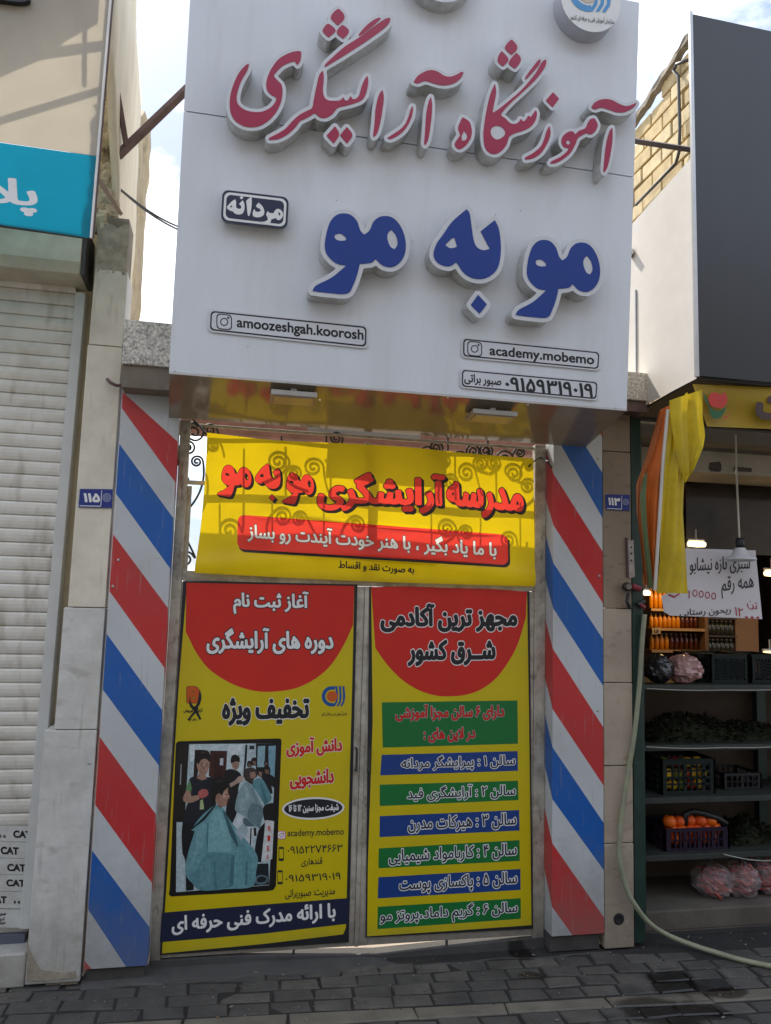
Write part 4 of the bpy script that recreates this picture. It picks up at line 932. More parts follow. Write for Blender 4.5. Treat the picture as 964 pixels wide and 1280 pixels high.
for c_, pts in (((116, 162, 168), [(170, 760), (215, 690), (250, 720), (200, 900), (130, 1010)]), ((80, 126, 134), [(250, 700), (262, 690), (255, 900), (240, 930)]), ((132, 176, 180), [(330, 620), (352, 615), (392, 760), (380, 800)]),
   ((74, 118, 128), [(300, 1000), (312, 1000), (330, 1225), (312, 1226)]), ((96, 142, 150), [(200, 1020), (260, 980), (290, 1150), (240, 1215), (190, 1200)]), ((98, 146, 152), [(500, 900), (545, 870), (610, 990), (600, 1150), (540, 1180)]), ((74, 116, 124), [(560, 1000), (575, 1000), (570, 1190), (552, 1195)]),
   ((150, 174, 176), [(548, 400), (566, 392), (590, 480), (560, 520)]), ((112, 136, 142), [(600, 420), (612, 420), (650, 520), (640, 540)]), ((146, 168, 172), [(500, 520), (530, 480), (560, 570), (520, 600)]), ((70, 118, 126), [(672, 380), (684, 380), (735, 520), (715, 545)]),
   
   ((60, 48, 44), [(190, 130), (225, 122), (250, 135), (215, 142)]), ((52, 44, 42), [(310, 365), (350, 345), (385, 360), (340, 372)]), ((140, 104, 90), [(196, 262), (206, 255), (206, 300), (196, 296)]), ((188, 152, 134), [(216, 215), (240, 206), (248, 236), (222, 240)]),
   ((142, 100, 86), [(212, 248), (224, 240), (230, 268), (216, 272)]), ((186, 148, 128), [(372, 470), (402, 440), (408, 480), (380, 505)]), ((36, 26, 26), [(392, 468), (408, 462), (412, 470), (396, 474)]), ((130, 88, 78), [(404, 522), (418, 516), (416, 526), (406, 530)]), ((128, 96, 82), [(340, 552), (372, 560), (366, 572), (336, 566)]),
   ((30, 26, 28), [(196, 222), (218, 218), (218, 224), (196, 228)]), ((30, 26, 28), [(234, 220), (256, 222), (256, 228), (234, 226)]), ((30, 24, 26), [(462, 222), (478, 220), (478, 226), (462, 228)]), ((136, 104, 92), [(470, 236), (484, 232), (486, 250), (474, 254)]),
   ((214, 220, 220), [(110, 75), (150, 72), (146, 190), (112, 210)]), ((206, 214, 216), [(420, 80), (540, 74), (530, 150), (420, 150)]), ((160, 178, 184), [(470, 760), (540, 700), (580, 760), (520, 840)])): ph(c_, pts)
ob = photo.build('barber_photo', pm, lp, fix=False)
for ch, cy in (('R', 742), ('I', 818), ('B', 900), ('A', 968)): wr(ob, 'sign_letter', ch, 220+(738-(cy-742)*.06)*S8, 920+cy*S8, 220+(760-(cy-742)*.08)*S8, 920+cy*S8, 7, [REDP], sp, bold=.01, lift=.0052)

# ------------------------------------------------------------------ right poster on the gate
rp = thing('poster', (1.3, PY, .1), 'right vinyl poster listing six salons on blue and green bands on the gate', 'poster')
m = MB(); m.slab([sp(*p, .0005) for p in ((462, 733.5), (662, 739), (666.5, 1161), (457, 1172))], (0, .0012, 0)); m.build('vinyl_sheet', BLACKP, rp)
m = MB(); flat(m, [(464, 733.8), (510, 732.8), (560, 735), (610, 736), (659, 739.5), (661.5, 900), (664.5, 1156.5), (560, 1164), (459, 1170.5), (460, 1080), (464, 960), (466, 900)], sp, .0011); m.build('yellow_ground', YELP, rp)
m = MB(); flat(m, [(464, 733.8), (510, 732.8), (560, 735), (610, 736), (659, 739.5), (657.5, 772)]+[tuple(q) for q in smooth([(657.5, 772), (647, 806), (634, 830), (618, 850), (599, 863), (580, 869), (561, 870.5), (545, 869.5), (524, 863), (503, 850), (486, 833), (474, 817), (465, 803)], 4)[:-5]], sp, .0016); m.build('red_dome', REDP, rp)
RT = lambda *a, **k: wr(rp, 'lettering', *a, **k)
RT('مجهز ترین آکادمی', 475.5, 772.5, 647, 772, 36, [BLACKP, WHITEP], sp, bold=(.06, .045), grow=(.04,), lift=.0022)
RT('شــرق کشور', 509.7, 816.5, 619.8, 815, 33, [BLACKP, WHITEP], sp, bold=(.06, .045), grow=(.04,), lift=.0022)
def band(q, mt):
    m = MB(); f = quadmap(*q); m.sheet(lambda u, v: sp(*f(u, v), .0016), 6, 1); m.build('band', mt, rp)
z4 = lambda x, y: (440+x*.24896, 920+y*.24896)
band(((477.4, 878), (647, 875.6), (647.7, 929.7), (478.6, 934.6)), GREENP)
RT('دارای ۶ سالن مجزا آموزشی', 494.3, 891.5, 630.5, 889.5, 20.5, [REDP, BLACKP, WHITEP], sp, bold=(.04, .03), grow=(.025, .045), lift=.0022)
RT('در لاین های :', 529.6, 919.5, 594.4, 917.5, 18, [REDP, BLACKP, WHITEP], sp, bold=(.04, .03), grow=(.025, .045), lift=.0022)
DK = mat('dark_band_letter', (.02, .025, .04), .5)
for q, mt, s, x0, x1, hh in (((150, 95, 832, 76, 834, 175, 142, 198), BLUEP, 'سالن ۱ : پیرایشگر مردانه', 248, 820, 19), ((140, 245, 834, 225, 837, 322, 140, 352), GREENP, 'سالن ۲ : آرایشگری فید', 278, 822, 19),
        ((140, 403, 840, 372, 842, 475, 139, 508), BLUEP, 'سالن ۳ : هیرکات مدرن', 282, 825, 20), ((135, 565, 842, 523, 843, 627, 133, 665), GREENP, 'سالن ۴ : کاربامواد شیمیایی', 185, 828, 20),
        ((133, 710, 846, 668, 847, 773, 130, 816), BLUEP, 'سالن ۵ : پاکسازی پوست', 238, 830, 21), ((130, 858, 848, 815, 848, 918, 128, 970), GREENP, 'سالن ۶ : گریم داماد،پروتز مو', 142, 832, 22)):
    band((z4(*q[0:2]), z4(*q[2:4]), z4(*q[4:6]), z4(*q[6:8])), mt); f = quadmap(z4(*q[0:2]), z4(*q[2:4]), z4(*q[4:6]), z4(*q[6:8]))
    X = lambda x: (x-(q[0]+q[6])/2)/((q[2]+q[4])/2-(q[0]+q[6])/2)
    a, b = f(X(x0), .5), f(X(x1), .5)
    RT(s, a[0], a[1], b[0], b[1], hh, [DK, WHITEP], sp, bold=(.022, .015), grow=(.06,), lift=.0024)
#@@PART4
# ------------------------------------------------------------------ the big white sign
ZB, YB0, TILT = 3.03, -.616, .0751
SN = Vector((0, -1, -TILT)).normalized(); SP0 = Vector((0, YB0, ZB))
def ss(x, y, l=0.0):      # measured point -> sign face lifted by l
    d = ray(x, y); p0 = SP0+SN*l; return CAM+d*((p0-CAM).dot(SN)/d.dot(SN))
st = thing('shop_sign', (.88, -.3, 3.03), 'big white box sign with crimson and blue raised Persian lettering over the gate', 'sign')
xl0, xr0 = ss(211.5, 462).x, ss(783.6, 513).x; tl = ss(239.5, -28); tr = ss(799.3, 3)
zt = tr.z; yf = lambda z: YB0-TILT*(z-ZB)
xl1, xr1 = ss(239.5, -28).x, tr.x; zs = (ss(231.4, 139.5).z+ss(794.8, 221).z)/2
xl = (xl0+xl1)/2-.005; xr = (xr0+xr1)/2
m = MB(); xf = lambda z: xl0+(xl1-xl0)*(z-ZB)/(zt-ZB); xg = lambda z: xr0+(xr1-xr0)*(z-ZB)/(zt-ZB)
for z0, z1 in ((ZB, zs-.003), (zs+.003, zt)):
    m.hexa([(xf(z0), yf(z0), z0), (xg(z0), yf(z0), z0), (xg(z0), yf(z0)+.006, z0), (xf(z0), yf(z0)+.006, z0)], [(xf(z1), yf(z1), z1), (xg(z1), yf(z1), z1), (xg(z1), yf(z1)+.006, z1), (xf(z1), yf(z1)+.006, z1)])
m.build('face_panel', WHITE_ACP, st)
m = MB(); m.hexa([(xl0+.006, yf(ZB)+.01, ZB+.004), (xr0-.006, yf(ZB)+.01, ZB+.004), (xr0-.006, -.02, ZB+.004), (xl0+.006, -.02, ZB+.004)], [(xl1+.006, yf(zt)+.01, zt-.004), (xr1-.006, yf(zt)+.01, zt-.004), (xr1-.006, -.02, zt-.004), (xl1+.006, -.02, zt-.004)])
m.build('side_panels', mat('grey_sign_side', (.4, .41, .42), .45, var=.08), st)
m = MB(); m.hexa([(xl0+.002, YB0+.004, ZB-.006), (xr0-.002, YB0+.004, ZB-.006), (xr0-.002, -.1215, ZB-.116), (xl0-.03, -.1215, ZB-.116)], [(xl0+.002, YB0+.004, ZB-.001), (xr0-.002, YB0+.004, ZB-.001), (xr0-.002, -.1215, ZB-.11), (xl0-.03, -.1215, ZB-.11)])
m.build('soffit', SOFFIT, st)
m = MB()
for a, b in (((xl0, ZB), (xr0, ZB)),): m.box((a[0], yf(ZB)-.003, ZB-.008), (b[0], yf(ZB)+.004, ZB+.003))
m.build('edge_trim', TRIM, st)
m = MB()
for x, y in ((219, 464), (262, 469), (360, 477), (455, 487), (560, 497), (660, 506), (770, 510)): m.lathe(ss(x, y, .004), [(0, -.002), (.004, -.002), (.005, .001)], 6, 'Y')
for x, y in ((473, 266), (310, 433), (421, 250), (516, 301), (400, 500), (420, 436), (651, 263), (620, 268), (430, 380)): m.lathe(ss(x, y, .001), [(0, -.002), (.004, -.001), (.005, .001)], 6, 'Y')
m.build('rivet', TRIM, st)
# raised letters traced in sign-plane metres
SU = Vector((1, 0, 0)); SV = SN.cross(SU)*-1
if SV.z < 0: SV = -SV
HL = .1
def uv(x, y, l=HL):
    p = ss(x, y, l)-(SP0+SN*l); return np.array((p.dot(SU), p.dot(SV)))
def uvp(u, v, l): return SP0+SN*l+SU*float(u)+SV*float(v)
def island(cs):
    outs = [c for c in cs if area(c) > 0]; holes = [c for c in cs if area(c) <= 0]
    res = [[o] for o in outs]
    for h in holes:
        c = [r for r in res if inpoly(h[0], r[0])]
        if c: min(c, key=lambda r: abs(area(r[0]))).append(h)
    return res
RES = 420
def raised(shapes, facemat, rim=.021, depth=HL, name='raised_letter'):
    """shapes: traced outlines on the letter fronts; builds one metal-cased letter per connected body with its coloured face"""
    L = [np.array([uv(*p, depth) for p in q]) for q in shapes]
    al = np.concatenate(L); box = (al.min(0)-.06, al.max(0)+.06)
    a, lo = raster(L, RES, 0, parity=True, box=box)
    fc = [q/RES+lo for q in contours(blur(a), tol=.18)]; sc = [q/RES+lo for q in contours(blur(blur(dilate(a, rim*RES))), tol=.18)]
    if area(max(sc, key=lambda c: abs(area(c)))) < 0: fc = [c[::-1] for c in fc]; sc = [c[::-1] for c in sc]
    fi = island(fc)
    for body in island(sc):
        if abs(area(body[0])) < 2e-4: continue
        body = [body[0]]+[h for h in body[1:] if abs(area(h)) > .006]
        m = MB()
        for c in body:
            k = len(c); pr = [uvp(u, v, .0005) for u, v in c]+[uvp(u, v, depth) for u, v in c]
            m.mat(0); m.add(pr, [(i, (i+1) % k, k+(i+1) % k, k+i) for i in range(k)])
        vs, fs = fill(body); m.mat(1); m.add([uvp(u, v, depth) for u, v in vs], fs)
        o = m.build(name, [SILVER, RIM], st)
        mine = [f for f in fi if inpoly(f[0][0], body[0]) or inpoly(f[0].mean(0), body[0])]
        if mine:
            m = MB()
            for f in mine:
                vs, fs = fill(f); m.add([uvp(u, v, depth+.0025) for u, v in vs], fs)
                for c in f:
                    k = len(c); m.add([uvp(u, v, depth+.0003) for u, v in c]+[uvp(u, v, depth+.0025) for u, v in c], [(i, (i+1) % k, k+(i+1) % k, k+i) for i in range(k)])
            m.build('letter_face', facemat, o)
A1 = lambda pts, s=True: smooth([(260+x/3.4429, y/3.4429) for x, y in pts], 5, 72)
A2 = lambda pts, s=True: smooth([(520+x/3.2133, y/3.2133) for x, y in pts], 5, 72)
A3 = lambda l: np.stack([370+l[:, 0]/2.41, 230+l[:, 1]/2.41], 1)
red1 = [A1([(563,36),(586,60),(586,84),(560,110),(530,78),(542,52)]), A1([(520,102),(547,122),(549,136),(520,161),(495,134),(503,114)]), A1([(580,106),(604,124),(606,142),(583,167),(556,143),(562,122)]),
  A1([(737,75),(746,80),(735,90),(715,108),(680,136),(655,153),(648,150),(656,140),(680,112),(710,88)]),
  A1([(787,76),(781,98),(755,125),(700,165),(640,205),(580,243),(530,273),(501,290),(508,274),(535,248),(590,200),(660,155),(720,110),(765,80)]),
  A1([(497,302),(500,340),(496,380),(499,410),(510,427),(530,433),(555,433),(572,430),(584,416),(591,431),(604,430),(615,411),(624,427),(640,423),(652,408),(661,375),(675,342),(688,324),(691,350),(686,385),(676,415),(660,432),(630,445),(590,455),(558,465),(538,490),(508,507),(482,504),(460,487),(445,497),(420,510),(396,522),(375,550),(340,580),(302,598),(264,602),(264,593),(300,575),(335,553),(365,520),(395,494),(425,477),(449,464),(456,430),(466,380),(481,320)]),
  A1([(548,542),(566,577),(543,618),(511,584)]), A1([(599,545),(623,581),(600,618),(569,582)]),
  A1([(403,222),(400,258),(386,281),(375,263),(350,270),(320,285),(295,310),(285,326),(300,345),(318,365),(322,400),(315,440),(296,480),(266,515),(228,540),(190,547),(150,540),(115,515),(98,480),(95,430),(105,380),(130,320),(160,283),(179,272),(172,300),(146,345),(128,395),(125,430),(136,455),(165,474),(205,482),(240,478),(272,461),(291,438),(296,420),(270,405),(255,385),(252,355),(262,320),(280,285),(310,250),(350,228),(385,219)]),
  A1([(752,384),(758,420),(751,480),(740,540),(728,575),(714,591),(712,580),(718,530),(722,470),(735,412)]),
  A1([(884,454),(881,490),(868,525),(846,560),(815,585),(785,598),(771,594),(800,575),(830,555),(852,530),(866,495),(875,465)]),
  smooth([(517,102.5),(522.9,94.4),(533,88.6),(541,87.5),(548,89.6),(557,95),(566.5,95),(577.5,89.5),(580,90.3),(576,98),(566.5,104.5),(554,106.5),(542,104),(532,101),(523,104)], 5, 72),
  A2([(62,387),(66,430),(60,500),(50,560),(38,584),(34,575),(38,520),(43,450),(53,405)])]
red2 = [A2([(188,470),(215,488),(225,520),(222,550),(205,580),(180,598),(162,592),(157,575),(170,555),(178,540),(170,515),(178,490)]), A2([(194,524),(207,545),(200,562),(186,565),(184,548)]),
  A2([(318,334),(323,370),(316,410),(308,453),(330,440),(380,400),(430,355),(480,295),(508,247),(525,237),(521,265),(490,310),(440,360),(385,410),(350,448),(342,464),(360,475),(380,494),(400,497),(414,489),(421,476),(432,488),(444,478),(451,463),(462,470),(472,455),(482,441),(487,455),(480,485),(460,510),(430,525),(397,535),(375,550),(365,580),(345,605),(320,618),(295,612),(278,590),(272,550),(275,500),(285,440),(299,380)]), A2([(320,505),(345,510),(360,530),(350,550),(325,560),(305,545),(302,520)]),
  A2([(503,239),(496,260),(470,290),(445,317),(437,317),(450,295),(475,262),(493,240)]),
  A2([(385,157),(405,180),(406,200),(385,221),(359,196),(366,175)]), A2([(345,204),(368,228),(371,245),(350,267),(329,246),(334,220)]), A2([(404,211),(421,230),(419,252),(398,276),(374,256),(382,235)]),
  A2([(551,369),(576,396),(550,431),(522,403)]),
  A2([(538,504),(541,540),(526,580),(502,615),(472,635),(440,641),(439,632),(470,615),(500,590),(515,560),(526,525)]),
  A2([(718,474),(731,500),(722,525),(702,540),(685,535),(665,545),(650,556),(640,582),(620,615),(590,640),(560,655),(539,656),(545,647),(580,630),(605,610),(615,595),(595,590),(585,570),(590,548),(610,530),(630,527),(641,540),(655,525),(680,515),(690,495),(701,478)]), A2([(612,560),(622,572),(612,582),(602,572)]),
  A2([(704,431),(720,410),(750,398),(785,400),(820,418),(850,425),(889,411),(876,430),(845,448),(810,451),(775,440),(745,432),(720,439)]),
  A2([(790,511),(790,560),(782,620),(770,670),(757,693),(754,685),(758,630),(766,570),(779,525)])]
raised(red1, CRIMSON, .017); raised(red2, CRIMSON, .017)
# the gaf stroke and its stem meet in the photo, only a pale line parts them
mo_r = [np.stack([662+(l[:, 0]-50)*.904, 168+(l[:, 1]-88)*.967], 1) for l in mo()]
raised([A3(l) for l in mo()], ROYAL, .022); raised([A3(l) for l in be()], ROYAL, .022); raised([A3(l) for l in mo_r], ROYAL, .022)
# small plaques
def plaque(q, depth, border, ground, texts, name='name_plaque', icon=None, inset=.028, edge=.012, traced=False):
    f = quadmap(*q); W = math.hypot(q[1][0]-q[0][0], q[1][1]-q[0][1]); H = math.hypot(q[3][0]-q[0][0], q[3][1]-q[0][1]); R = lambda ins, rr_: [f((ins+x)/W, (ins+y)/H) for x, y in rrect(W-2*ins, H-2*ins, rr_)]
    r0 = R(0, H*.2); k = len(r0); m = MB(); m.mat(0); m.add([ss(*p, .0005) for p in r0]+[ss(*p, depth) for p in r0], [(i, (i+1) % k, k+(i+1) % k, k+i) for i in range(k)])
    m.mat(1); flat(m, r0, ss, depth); o = m.build(name, [SILVER, ground], st)
    m = MB(); m.mat(0); flat(m, R(inset*H/.55, H*.18), ss, depth+.0006); m.mat(1); flat(m, R(inset*H/.55+edge*H/.3, H*.15), ss, depth+.0012); m.build('border', [border, ground], o)
    for s, x0, y0, x1, y1, h, b, c in texts: wr(o, 'lettering', s, x0, y0, x1, y1, h, [c], ss, bold=b, lift=depth+.002)
    if traced:
        A5 = lambda p: np.array([(270+x/9.64, 230+y/9.64) for x, y in p])
        G = [[A5([(308,143),(332,160),(308,185),(284,162)])],
          [smooth(A5([(232,183),(243,215),(243,270),(258,293),(285,298),(305,290),(300,262),(278,240),(300,215),(322,195),(340,230),(345,275),(338,325),(315,358),(280,367),(245,362),(215,345),(205,330),(175,322),(140,300),(133,272),(165,235),(195,205)]), 4, 60), smooth(A5([(170,268),(190,255),(196,275),(180,281)]), 4)],
          [smooth(A5([(425,155),(432,180),(430,250),(420,330),(405,382),(388,385),(378,340),(372,260),(365,205),(395,175)]), 4, 60)],
          [smooth(A5([(512,222),(550,255),(575,295),(583,340),(570,378),(530,398),(485,400),(448,388),(442,355),(452,315),(468,300),(472,325),(500,335),(540,325),(530,300),(500,285),(480,265)]), 4, 60)],
          [smooth(A5([(755,298),(790,320),(810,360),(800,400),(770,432),(740,430),(715,405),(700,418),(670,425),(662,450),(645,480),(625,490),(580,478),(535,470),(550,455),(590,450),(625,430),(620,400),(605,365),(625,325),(645,345),(690,352),(705,330),(725,305)]), 4, 60), smooth(A5([(755,335),(772,350),(778,370),(765,380),(752,360)]), 4)]]
        m = MB()
        for gq in G:
            vs, fs = fill(gq); m.add([ss(x, y, depth+.002) for x, y in vs], fs)
        m.build('lettering', WHITEP, o)
    if icon: ig_icon(o, icon[0], icon[1], icon[2], ss, depth+.0018, [border, ground], .1)
PALE = mat('pale_plaque_acrylic', (.66, .67, .7), .35, var=.04)
plaque(((261.6, 386), (460.6, 406.4), (459.8, 436), (260, 414.5)), .008, BLACKP, PALE, [('amoozeshgah.koorosh', 296, 404.3, 454.6, 420.5, 17, .028, BLACKP)], icon=(280.3, 402.3, 9.8), inset=.04, edge=.02)
plaque(((577.4, 421), (751.5, 438.6), (750, 463.5), (577, 447)), .008, BLACKP, PALE, [('academy.mobemo', 612, 439.5, 743, 451.5, 16, .028, BLACKP)], icon=(593.5, 436, 9.3), inset=.04, edge=.02)
plaque(((576, 460), (749, 476), (747.3, 501), (575.4, 484.7)), .008, BLACKP, PALE, [('۰۹۱۵۹۳۱۹۰۱۹', 631.5, 479, 741.5, 488.5, 17, (.032, .026), BLACKP), ('صبور براتی', 580.5, 473, 627, 478, 14, (.035, .028), BLACKP)], inset=.04, edge=.02)
plaque(((278.3, 236.7), (361.3, 246.6), (359, 286.5), (276, 277)), .06, WHITEP, NAVY, [], inset=.035, edge=.022, traced=True)
# round boxes
def disc(cx, cy, rpx, depth, matface, nm):
    c = uv(cx, cy, depth); r = rpx*(ss(cx+1, cy, depth)-ss(cx, cy, depth)).length; n = 48
    ring = [(c[0]+r*math.cos(2*math.pi*i/n), c[1]+r*math.sin(2*math.pi*i/n)) for i in range(n)]
    m = MB(); m.mat(0); m.add([uvp(u, v, .0005) for u, v in ring]+[uvp(u, v, depth) for u, v in ring], [(i, (i+1) % n, n+(i+1) % n, n+i) for i in range(n)])
    m.mat(1); m.add([uvp(u, v, depth) for u, v in ring], [list(range(n))]); return m.build(nm, [mat('pale_disc_side', (.5, .5, .55), .4, .1, var=.08) if matface is WHITEP else SILVER, matface], st)
o = disc(739, 0, 37, .1, WHITEP, 'emblem_box'); sd = lambda x, y, l: ss(x, y, .1+l)
tvto(o, 741, -8, 24, sd, .002, mat('logo_sky_blue', srgb(80, 150, 205), .4), mat('logo_beige', (.6, .52, .42), .5), .08)
wr(o, 'lettering', 'سازمان آموزش فنی و حرفه ای کشور', 713, 21, 768, 27, 8.5, [mat('grey_logo_lettering', (.12, .12, .13), .5)], sd, bold=.02, lift=.002)
disc(552, -43, 44, .09, PALE, 'emblem_box')
# floodlights under the soffit
def soffit_z(y): return ZB-.006-.11*(y-YB0)/(-.1215-YB0)
for (x0, y0, x1, y1), lab in (((340, 497, 393, 513), 'left flat floodlight under the soffit of the big sign'), ((587, 516, 644, 536), 'right flat floodlight under the soffit of the big sign')):
    c = atZ((x0+x1)/2, (y0+y1)/2, 2.935); wd = (x1-x0)*.0044; t = thing('floodlight', c, lab, 'lamp')
    q = [(c.x-wd/2, c.y-.05, 0), (c.x+wd/2, c.y-.05, 0), (c.x+wd/2, c.y+.09, 0), (c.x-wd/2, c.y+.09, 0)]; zt_, zb_ = soffit_z(c.y)-.022, soffit_z(c.y)-.05
    m = MB(); m.hexa([(a, b, zb_+(b-c.y)*-.1) for a, b, _ in q], [(a, b, zt_+(b-c.y)*-.1) for a, b, _ in q]); m.build('housing', mat('grey_lamp_housing', (.4, .38, .34), .5, .2), t, bevel=.004)
    m = MB(); m.hexa([(c.x-wd*.42, c.y-.035, zb_-.001), (c.x+wd*.42, c.y-.035, zb_-.001), (c.x+wd*.42, c.y+.075, zb_-.011), (c.x-wd*.42, c.y+.075, zb_-.011)], [(c.x-wd*.42, c.y-.035, zb_+.006), (c.x+wd*.42, c.y-.035, zb_+.006), (c.x+wd*.42, c.y+.075, zb_-.004), (c.x-wd*.42, c.y+.075, zb_-.004)]); m.build('lens', mat('lamp_lens', (.5, .42, .3), .25), t)
    m = MB(); m.box((c.x-.015, c.y-.01, zt_-.002), (c.x+.015, c.y+.02, soffit_z(c.y)+.004)); m.build('bracket', TRIM, t)
#@@PART5
# ------------------------------------------------------------------ right neighbour: black sign, brick flank, greengrocer
t = thing('shop_sign', (3.4, -.4, 3.2), 'large dark blank sign box with a white left flank over the greengrocer', 'sign')
BX, BYF = 2.45, -.75
m = MB(); m.hexa([(BX, BYF, 3.215), (5.2, BYF, 3.215), (5.2, BYF+.02, 3.215), (BX, BYF+.02, 3.215)], [(BX, BYF+.01, 5.36), (5.2, BYF+.01, 5.30), (5.2, BYF+.03, 5.30), (BX, BYF+.03, 5.36)])
SF = m.build('face', mat('dark_sign_face', (.012, .014, .018), .3, var=.3, scale=1.5, dirt=(.03, .03, .032), dirt_amt=.5, dscale=1.2, spec=.5, streak=True), t)
m = MB(); m.add([(BX-.004, BYF+.005, 3.2), (BX-.004, BYF+.013, 4.485), (BX-.004, -.05, 4.41), (BX-.004, .06, 4.40), (BX-.004, .06, 3.15), (BX-.004, -.25, 3.18)], [range(6)]); m.build('white_flank', mat('white_flank_sheet', (.78, .74, .68), .5, var=.05), t)
m = MB(); m.box((BX-.012, BYF-.003, 3.21), (BX+.006, BYF+.016, 5.365)); m.build('edge_trim', TRIM, t)
m = MB(); m.hexa([(BX+.01, BYF+.02, 3.2), (5.2, BYF+.02, 3.2), (5.2, .06, 3.15), (BX+.01, .06, 3.15)], [(BX+.01, BYF+.02, 3.213), (5.2, BYF+.02, 3.213), (5.2, .06, 3.163), (BX+.01, .06, 3.163)]); m.build('underside', mat('black_underside', (.02, .02, .02), .6), t)
m = MB(); m.tube([(BX-.008, -.12, 3.18), (BX-.008, -.12, 3.95)], .006, 6); m.tube([(BX-.02, -.1, 4.22), (BX-.02, -.06, 4.2)], .03, 4); m.build('bracket', TRIM, t)
m = MB()
for z in (3.25, 3.6, 4.0, 4.4): m.lathe((BX-.008, BYF+.05, z), [(.0, 0), (.006, 0)], 6)
g = MB(); pa, pb = at(792, 176, -.28), at(864, 187, -.3); g.tube([pa, pb], .02, 4); tag(g.build('steel_bar', mat('grey_painted_steel', (.34, .29, .27), .5, .2, var=.15)), 'grey steel bar bracing the dark sign to the white sign', 'brace')
# brick flank above
t = thing('brick_wall', (3, 2, 0), 'pale yellow brick flank wall rising behind the white flank of the dark sign', 'wall')
m = MB(); m.mat(0); m.box((3.03, .1, 3.15), (6, 5, 5.55)); m.build('core', MORTAR, t)
def topz(y): return 5.86-(y-.1)*.2
m = MB(); z = 3.1; r = 0; bh = .125
while z < 5.9:
    y = .06-(r % 2)*.14
    while y < 3:
        l = .27+random.uniform(-.01, .01)
        if z+bh < topz(y)+random.uniform(-.02, .07):
            o = random.uniform(-.006, .006); m.mat(random.choice((0, 0, 1))); m.box((2.995+o, max(y, .06)+.009, z+.009), (3.04, y+l-.009, z+bh-.009))
        y += l
    z += bh; r += 1
m.build('bricks', [BRICKY, mat('pale_yellow_brick', (.7, .56, .32), .85, var=.22, scale=9, bump=.4)], t, bevel=.005)
m = MB(); m.sheet(lambda u, v: (2.985+.02*pnoise(Vector((u*9, v*4, 1))), .06+u*1.5, topz(u*1.5)+.02+v*.05+.02*pnoise(Vector((u*20, v, 4)))), 50, 2); m.build('mortar_cap', CEMENT, t, solid=.05)
m = MB(); m.sheet(lambda u, v: (2.972+.016*pnoise(Vector((u*14, v*6, 3))), .08+u*1.2, 4.42+v*(.2+.1*pnoise(Vector((u*6, 0, 8))))-.0*u), 40, 6); m.build('old_mortar_patch', mat('stained_mortar', (.3, .22, .14), .95, var=.4, scale=10, bump=.5), t, solid=.02)
g = MB(); P = [atX(x, y, 2.965) for x, y in ((860, 75), (846, 80), (842, 88), (848, 95), (849, 120), (850, 160), (849, 190), (845, 204), (825, 225), (795, 256))]; g.tube(P, .012, 8); tag(g.build('conduit', mat('dark_conduit', (.08, .075, .07), .55), smooth=True), 'dark cable conduit bent over the yellow brick wall', 'cable')

# greengrocer shell
t = thing('grocer_shop', (3.8, 2, 0), 'dark greengrocer shop room open to the street on the right', 'shop')
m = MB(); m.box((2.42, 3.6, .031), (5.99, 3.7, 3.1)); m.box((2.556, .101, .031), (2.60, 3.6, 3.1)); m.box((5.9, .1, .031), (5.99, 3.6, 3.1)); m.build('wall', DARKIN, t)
m = MB(); m.box((2.42, .07, 3.05), (6, 3.7, 3.14)); m.build('ceiling', mat('grey_ceiling', (.22, .19, .15), .8), t)
y1, y2 = at(900, 543, .35).z, at(900, 592, .35).z
m = MB(); m.hexa([(2.6, .35, y2), (5.9, .35, y2), (5.9, .75, y2), (2.6, .75, y2)], [(2.6, .35, y1-.05), (5.9, .35, y1-.05), (5.9, .75, y1-.05), (2.6, .75, y1-.05)]); m.build('beam', mat('cream_beam', (.45, .4, .31), .75, var=.12, dirt=(.25, .2, .14), dirt_amt=.5), t, bevel=.01)
m = MB(); m.box((2.6, .25, y1-.045), (5.9, .8, y1+.06)); m.build('upper_beam', mat('grey_lintel_paint', (.3, .27, .23), .75), t)
m = MB(); m.hexa([at(858, 690, .9), at(1100, 700, .9), at(1100, 700, 1.0), at(858, 690, 1.0)], [at(858, 590, .9), at(1100, 600, .9), at(1100, 600, 1.0), at(858, 590, 1.0)]); m.build('smoked_glass', mat('smoked_brown_glass', (.06, .045, .032), .12, var=.5, scale=3), t)
m = MB(); sc = lambda x, y, l: at(x, y, .35-l)
flat(m, [(887, 578), (900, 577), (902, 580), (902, 588), (899, 590), (889, 589), (886, 586)], sc, .003); flat(m, [(918, 583), (940, 585), (940, 590), (917, 589)], sc, .003); m.build('stencil_mark', mat('faded_stencil', (.07, .05, .04), .7, var=.4, scale=60), t)
# posts and green frame
t = thing('shelf_rack', (3.2, .1, .03), 'dark green five tier shelf rack of the greengrocer', 'shelf')
m = MB(); m.box((2.408, -.11, .02), (2.475, .1, 3.12)); m.build('post', DGREEN, t, bevel=.003)
m = MB(); m.box((2.478, -.02, .1), (2.535, .1, 2.1)); m.build('post', DGREEN, t, bevel=.003)
pX = at(948, 900, .55).x; m = MB(); m.box((pX-.03, .52, .1), (pX+.04, .57, 1.5)); m.build('post', DGREEN, t)
SZ = []
for yy in (856, 932, 998, 1070): SZ.append(at(810, yy, .1).z)
SZ.append(at(820, 1136, .1).z)
for i, z in enumerate(SZ):
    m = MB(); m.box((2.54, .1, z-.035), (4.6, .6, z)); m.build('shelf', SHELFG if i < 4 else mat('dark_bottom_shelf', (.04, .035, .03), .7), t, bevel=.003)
m = MB(); m.box((2.605, .602, .1), (4.6, .62, SZ[0]-.035)); m.build('back_panel', BROWNB, t)
